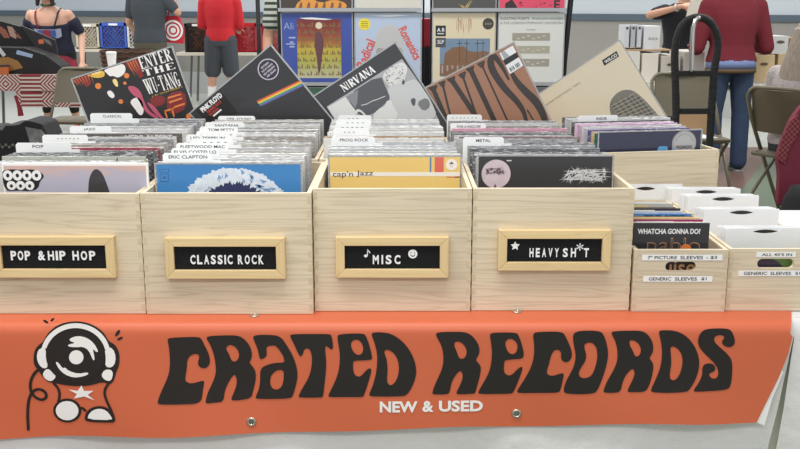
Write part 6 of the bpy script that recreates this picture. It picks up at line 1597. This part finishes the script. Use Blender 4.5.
# 1 woman at the left
zc = 11.3; p = at_zc(57, 60, zc)
def ex_w(t, up, hc, jo, lj, u):
    m = MB(); m.loft([(up(0, .0, -.06), .205, .15), (up(0, 0, .03), .200, .145), (up(0, 0, .07), .18, .135)], n=26)
    m.loft([(V((0, 0, .60)), .26, .20), (V((0, 0, .86)), .205, .155)], n=26); m.build('red_skirt', mat('skirt_red', (142,40,58), .7), t, remesh=.012, smod=2)
    for s in (-1, 1):
        m = MB(); m.tube([up(s*.085, -.158, .32), up(s*.10, -.150, .37), up(s*.12, -.125, .43), up(s*.128, -.075, .485), up(s*.128, .02, .50), up(s*.11, .11, .44)], .010, n=6)
        m.build('shoulder_strap', mat('strap_red', (130,36,48), .6) if s < 0 else mat('strap_dark', (24,28,42), .6), t, smooth=True)
    m = MB(); m.tube([up(.075*math.cos(a), .01+.065*math.sin(a), .555) for a in [2*PI*k/24 for k in range(24)]], .012, n=6, closed=True); m.build('necklace', mat('necklace_green', (70,96,70), .5), t, smooth=True)
    # printed emblem
    def E(pts, mi, y):
        q = [up(a, -.150-y, b) for a, b in pts]; return q
    mm = [KEY(60,96,160), KEY(150,50,70), KEY(150,160,190)]
    for nm, (x0, x1, z0, z1, yy), k in (('emblem_side', (-.15, .15, .225, .325, .012), 2), ('emblem_patch', (-.10, .10, .235, .315, .018), 0), ('emblem_patch', (-.035, .045, .212, .320, .022), 1)):
        m = MB(); n = 14; a_ = []; b_ = []
        for i in range(n+1):
            x = x0+(x1-x0)*i/n; yv = -math.sqrt(max(.0, 1-(x/.215)**2))*.166-yy
            a_.append(up(x, yv, z0+.01*math.cos(i*1.3))); b_.append(up(x, yv+.0, z1-.012*abs(i/n-.5)))
        m.add(a_+b_, [(i, i+1, n+2+i, n+1+i) for i in range(n)]); m.build(nm, mm[k], t)
    # glasses
    m = MB()
    for s in (-1, 1): m.tube([hc+V((s*.032+.024*math.cos(a), -.100, .004+.018*math.sin(a))) for a in [2*PI*k/16 for k in range(16)]], .0028, n=5, closed=True)
    m.tube([hc+V((-.008, -.100, .006)), hc+V((.008, -.100, .006))], .0028, n=5); m.build('glasses', mat('glasses_dark', (40,34,34), .4), t)
    for Hp, K, A, s in lj:
        for dz in (.0, .035, .07):
            m = MB(); m.tube([A+V((.042*math.cos(a), .042*math.sin(a)-.003, dz-.01+.008*math.sin(a*2))) for a in [2*PI*k/16 for k in range(16)]], .009, n=6, closed=True); m.build('sandal_strap', mat('sandal_red', (180,34,44), .5), t, smooth=True)
person('woman in a navy off-shoulder top and glasses leaning over the left background table', (p.x, p.y, 0), -.05, 1.76, 1.20, lean=.26,
       arms=[((.31, .04, .20), (.38, -.26, -.02), (.1, -.6, -.6), (0, .2, -1)), ((-.32, .04, .20), (-.34, -.22, -.05), (0, -.6, -.6), (0, .2, -1))],
       hair=mat('hair_dark', (46,30,30), .6), hairlen='mid', shirt=mat('navy_knit', (30,36,56), .8, bump=.2, bscale=20), off_shoulder=True, pants=mat('leggings_black', (26,26,30), .8), legs='leggings', skin=SKIN2, extras=ex_w, stance=.15)
# 2 man in the dark T-shirt with target bag
zc = 12.2; p = at_zc(150, 40, zc)
person('man in charcoal T-shirt seen from behind, holding the red target bag', (p.x, p.y, 0), PI-.25, 1.95, 1.04, lean=.04,
       arms=[((.30, -.05, .22), (.34, -.25, .10), (.1, -1, -.2), (0, 0, -1)), ((-.36, -.04, .34), toloc(at_zc(174.5, 1.5, 12.2), p, PI-.25), (-.2, -.1, -.9), (0, -1, 0))],
       hair=mat('hair_brown', (70,54,44), .7), shirt=mat('tee_charcoal', (66,72,78), .85, bump=.2, bscale=14), pants=mat('trousers_olive', (84,80,66), .8), legs='long', shoes=mat('shoe_black', (30,30,32), .6))
bagz = 12.25
q = at_zc(173, 28, bagz); zt_ = at_zc(173, 16, bagz).z; zb3 = at_zc(173, 43, bagz).z
t = thing('tote_bag', 'red tote bag with white target rings held by the man in charcoal', 'bag', (q.x, q.y, zb3), (0, 0, -.1)); bw = .125*1.95; bh = zt_-zb3
RD = mat('bag_red', (190,36,52), .6)
m = MB(); m.poly([(-bw*.48, .01), (bw*.52, -.01), (bw*.56, bh*.5), (bw*.36, bh), (-bw*.40, bh*1.02), (-bw*.5, bh*.5)], -.03, .03); m.build('bag_body', RD, t, bevel=.01)
m = MB(); cx_, cz_ = .01, bh*.47
for k in range(3):
    r0_, r1_ = .124-.045*k, .100-.045*k; n = 30
    ring = [(cx_+r0_*math.cos(2*PI*i/n), cz_+r0_*math.sin(2*PI*i/n)) for i in range(n)]
    if r1_ > .012: m.poly(ring, -.0345, -.030, 0, [[(cx_+r1_*math.cos(-2*PI*i/n), cz_+r1_*math.sin(-2*PI*i/n)) for i in range(n)]])
    else: m.poly(ring, -.0345, -.03)
m.build('white_rings', WHITE, t)
hz_ = at_zc(175, 1, bagz).z-zb3
m = MB(); m.tube([(-.06, 0, bh*.98), (-.03, 0, bh+.10), (.015, 0, hz_), (.05, 0, bh+.08), (.06, 0, bh*.97)], .009, n=6); m.build('handle', RD, t, smooth=True)
# 3 person in red
zc = 13.35; p = at_zc(221, 50, zc)
def ex_r(t, up, hc, jo, lj, u):
    for Hp, K, A, s in lj:
        m = MB(); m.capsule(A+V((0, .006, .0)), A.lerp(K, .55)+V((0, .008, 0)), .044, .058); m.build('white_sock', mat('sock_white', (228,228,226), .9), t, smooth=True)
person('person in a red sweatshirt and grey shorts seen from behind at the far crates', (p.x, p.y, 0), PI, 1.90, 1.0, lean=.08,
       arms=[((.25, -.05, .20), (.20, -.30, .16), (-.2, -1, -.3), (0, 0, -1)), ((-.25, -.05, .20), (-.20, -.30, .16), (.2, -1, -.3), (0, 0, -1))],
       hair=mat('hair_grey', (120,112,104), .7), shirt=mat('sweat_red', (188,36,44), .85, bump=.3, bscale=9), sleeve='long', pants=mat('shorts_slate', (66,70,76), .85, bump=.3, bscale=10), legs='shorts', shoes=mat('shoe_grey', (110,110,112), .6), extras=ex_r, stance=.13)
# 4 striped sleeve person behind the rack
zc = 7.6; p = at_zc(304, 40, zc)
def stripes():
    mt = bpy.data.materials.new('striped_knit'); mt.use_nodes = True; nt = mt.node_tree; b_ = nt.nodes['Principled BSDF']; b_.inputs['Roughness'].default_value = .85
    tc = nt.nodes.new('ShaderNodeTexCoord'); w_ = nt.nodes.new('ShaderNodeTexWave'); w_.bands_direction = 'Z'; w_.inputs['Scale'].default_value = 7; nt.links.new(tc.outputs['Object'], w_.inputs['Vector'])
    cr = nt.nodes.new('ShaderNodeValToRGB'); cr.color_ramp.interpolation = 'CONSTANT'; e_ = cr.color_ramp.elements; e_[0].color = lin((60,72,66)); e_[1].position = .45; e_[1].color = lin((196,200,190)); nt.links.new(w_.outputs['Fac'], cr.inputs[0]); nt.links.new(cr.outputs[0], b_.inputs['Base Color']); return mt
person('person in a striped shirt mostly hidden behind the record rack, one arm showing', (p.x, p.y, 0), .0, 1.96, .95,
       hair=mat('hair_brown', (70,54,44), .7), shirt=stripes(), pants=mat('trousers_blue', (58,72,88), .8), shoes=mat('shoe_black', (30,30,32), .6))
# 5 man in black behind the right table
zc = 10.3; p = at_zc(681, 40, zc); yw = .25
wl5 = at_zc(676, 5, zc-.35)
eL = toloc(at_zc(650, 15, zc-.12), p, yw); wL = toloc(at_zc(681, 6.5, zc-.36), p, yw); wR = toloc(at_zc(702, 12, zc-.30), p, yw)
def ex_5(t, up, hc, jo, lj, u):
    S, E, Wr, s = jo[1]; c = E.lerp(Wr, .86); d = (Wr-E).normalized(); a, b_ = sweep_frame(d)
    m = MB(); m.tube([c+(a*math.cos(k)+b_*math.sin(k))*.033 for k in [2*PI*i/16 for i in range(16)]], .010, n=6, closed=True); m.build('wristwatch', mat('watch_steel', (190,190,186), .3, .8), t, smooth=True)
person('man in black T-shirt and wristwatch behind the right table, holding a paper', (p.x, p.y, 0), yw, 1.80, 1.12, lean=.04,
       arms=[((.27, -.06, .22), wR, (-.5, -.5, .3), (0, 1, .3)), (eL, wL, (.7, -.1, .1), (0, .6, -.6))],
       hair=mat('hair_dark', (46,30,30), .6), shirt=mat('tee_black', (28,30,36), .85, bump=.2, bscale=14), pants=mat('jeans_dark', (40,52,76), .8), shoes=mat('shoe_black', (30,30,32), .6), extras=ex_5)
q = at_zc(695, 9, zc-.46)
t = thing('folded_paper', 'white folded paper held by the man in the black T-shirt', 'paper', tuple(q), (0, .15, 0)); m = MB(); m.poly([(-.07,-.10),(.03,-.12),(.10,-.02),(.08,.16),(-.02,.14),(-.07,.02)], 0, .006); m.build('paper_sheet', mat('paper_cream', (222,216,204), .7), t)
# 6 man in burgundy sweater
zc = 8.55; p = at_zc(731, 60, zc)
def ex_6(t, up, hc, jo, lj, u):
    m = MB(); m.loft([(up(0, 0, -.045), .214, .160), (up(0, 0, .03), .210, .158)], n=26); m.build('shirt_tail', mat('shirt_blue', (120,134,176), .8), t, smooth=True)
    m = MB(); m.loft([(up(0, 0, -.082), .219, .165), (up(0, 0, -.048), .219, .165)], n=26); m.build('belt', mat('belt_brown', (92,72,52), .6), t, smooth=True)
person('man in a burgundy sweater and blue jeans seen from behind at the right table', (p.x, p.y, 0), PI+.08, 1.88, 1.07, lean=.05,
       arms=[((.30, -.02, .13), (.20, -.28, .16), (-.3, -1, .1), (0, 0, -1)), ((-.31, -.02, .13), (-.20, -.28, .16), (.3, -1, .1), (0, 0, -1))],
       hair=mat('hair_grey', (120,112,104), .7), shirt=mat('sweater_burgundy', (112,36,46), .9, bump=.3, bscale=12), sleeve='long', pants=mat('jeans_blue', (50,66,92), .8, var=.12, vscale=6, bump=.3, bscale=10), shoes=mat('sneaker_black', (34,34,36), .6), extras=ex_6, stance=.10, shz=.004)
# 7 seated woman at right
yw = PI-.95; sp = Vector((chR.x+.02, chR.y+.06, 0))
person('seated woman with long ash-brown hair at the right edge, seen from behind', tuple(sp), yw, 1.70, 1.05, lean=.08, sit=True,
       arms=[((.24, -.06, .18), (.14, -.30, .08), (-.2, -1, -.1), (0, 0, -1)), ((-.24, -.06, .18), (-.14, -.30, .08), (.2, -1, -.1), (0, 0, -1))],
       hair=mat('hair_ash', (150,136,122), .45, var=.22, vscale=18, stretch=(6,6,.6), bump=.5, bscale=30), hairlen='long', shirt=mat('shirt_speckled', (168,160,158), .8, var=.28, vscale=90), sleeve='long', pants=mat('trousers_dark', (44,44,50), .8), shoes=mat('shoe_black', (30,30,32), .6), skin=SKIN2)
# burgundy jacket hung on the chair
JY = at_zc(790, 150, 6.15).y
t = thing('burgundy_jacket', 'burgundy jacket with red plaid lining hanging on the right chair', 'jacket', (at_Y(792, 150, JY).x, JY, .25))
m = W(t); out = [(803,103),(796,112),(790,120),(783,138),(776,158),(779,175),(776,206),(784,204),(790,196),(800,186),(830,180),(850,130),(840,100)]
q = chaikin([Vector((at_Y(x, y, JY).x, 0, at_Y(x, y, JY).z)) for x, y in out], 2)
m.poly(ccw([(v.x, v.z) for v in q]), JY-.02, JY+.035); m.build('jacket_body', mat('jacket_burgundy', (122,44,62), .75, bump=.8, bscale=7), t, bevel=.014, seg=3)
def plaid():
    mt = bpy.data.materials.new('plaid_lining'); mt.use_nodes = True; nt = mt.node_tree; b_ = nt.nodes['Principled BSDF']; b_.inputs['Roughness'].default_value = .85
    tc = nt.nodes.new('ShaderNodeTexCoord'); ck = nt.nodes.new('ShaderNodeTexChecker'); ck.inputs['Scale'].default_value = 62; ck.inputs['Color1'].default_value = lin((150,70,76)); ck.inputs['Color2'].default_value = lin((96,42,52)); nt.links.new(tc.outputs['Object'], ck.inputs[0]); nt.links.new(ck.outputs[0], b_.inputs['Base Color']); return mt
m = W(t); out = [(797,114),(789,121),(781,138),(775.5,158),(784,164),(788,150),(796,136),(800,126)]
m.poly(ccw([(at_Y(x, y, JY-.02).x, at_Y(x, y, JY-.02).z) for x, y in out]), JY-.036, JY-.021); m.build('plaid_lining', plaid(), t, bevel=.004)
zb4 = at_Y(795, 207, JY).z
t = thing('black_handbag', 'black bag on the floor below the burgundy jacket', 'bag', (at_Y(812, 200, JY-.2).x, JY-.22, .002)); m = MB(); hb = at_Y(795, 186, JY+.1).z
m.loft([((0,0,0), .20, .11), ((0,0,.1), .215, .12), ((0,0,.30), .18, .08), ((0,0,.38), .14, .03)], n=20); m.build('bag_body', mat('bag_black', (30,29,32), .7, bump=.6, bscale=9), t, smooth=True)

# ================================================================== LIGHT
w = bpy.data.worlds.new('hall'); SC.world = w; w.use_nodes = True
w.node_tree.nodes['Background'].inputs[0].default_value = (.93, .96, 1.0, 1); w.node_tree.nodes['Background'].inputs[1].default_value = .72
def area(name, loc, sx_, sy, power, rot=(0,0,0), col=(1,.97,.92)):
    l = bpy.data.lights.new(name, 'AREA'); l.shape = 'RECTANGLE'; l.size = sx_; l.size_y = sy; l.energy = power; l.color = col
    o = bpy.data.objects.new(name, l); COL.objects.link(o); o.location = loc; o.rotation_euler = rot
area('ceiling_light', (-.4, 1.5, 3.0), 2.4, .5, 47)
area('ceiling_light', (-.4, 3.6, 3.0), 2.4, .5, 47)
area('ceiling_light', (-.3, -.8, 2.9), 2.4, .6, 60)
for x in (-4.5, -.5, 3.2):
    for y in (7.0, 10.5, 13.5):
        area('ceiling_light', (x, y, 3.0), 1.6, .5, 50)
# a thing that is one mesh needs no empty above it
for o in [o for o in COL.objects if o.type == 'EMPTY' and o.parent is None]:
    ch = [c for c in o.children]
    if len(ch) == 1 and ch[0].type == 'MESH' and not ch[0].children:
        c = ch[0]; mb_ = c.matrix_basis.copy(); nm = o.name
        c.parent = None; c.matrix_basis = o.matrix_basis @ mb_
        for k_ in ('label', 'category', 'group'):
            if k_ in o.keys(): c[k_] = o[k_]
        bpy.data.objects.remove(o); c.name = nm
vs_ = SC.view_settings; vs_.view_transform = 'Standard'; vs_.look = 'None'; vs_.exposure = 0.0; vs_.gamma = 1.0; vs_.use_curve_mapping = False
SC.display_settings.display_device = 'sRGB'
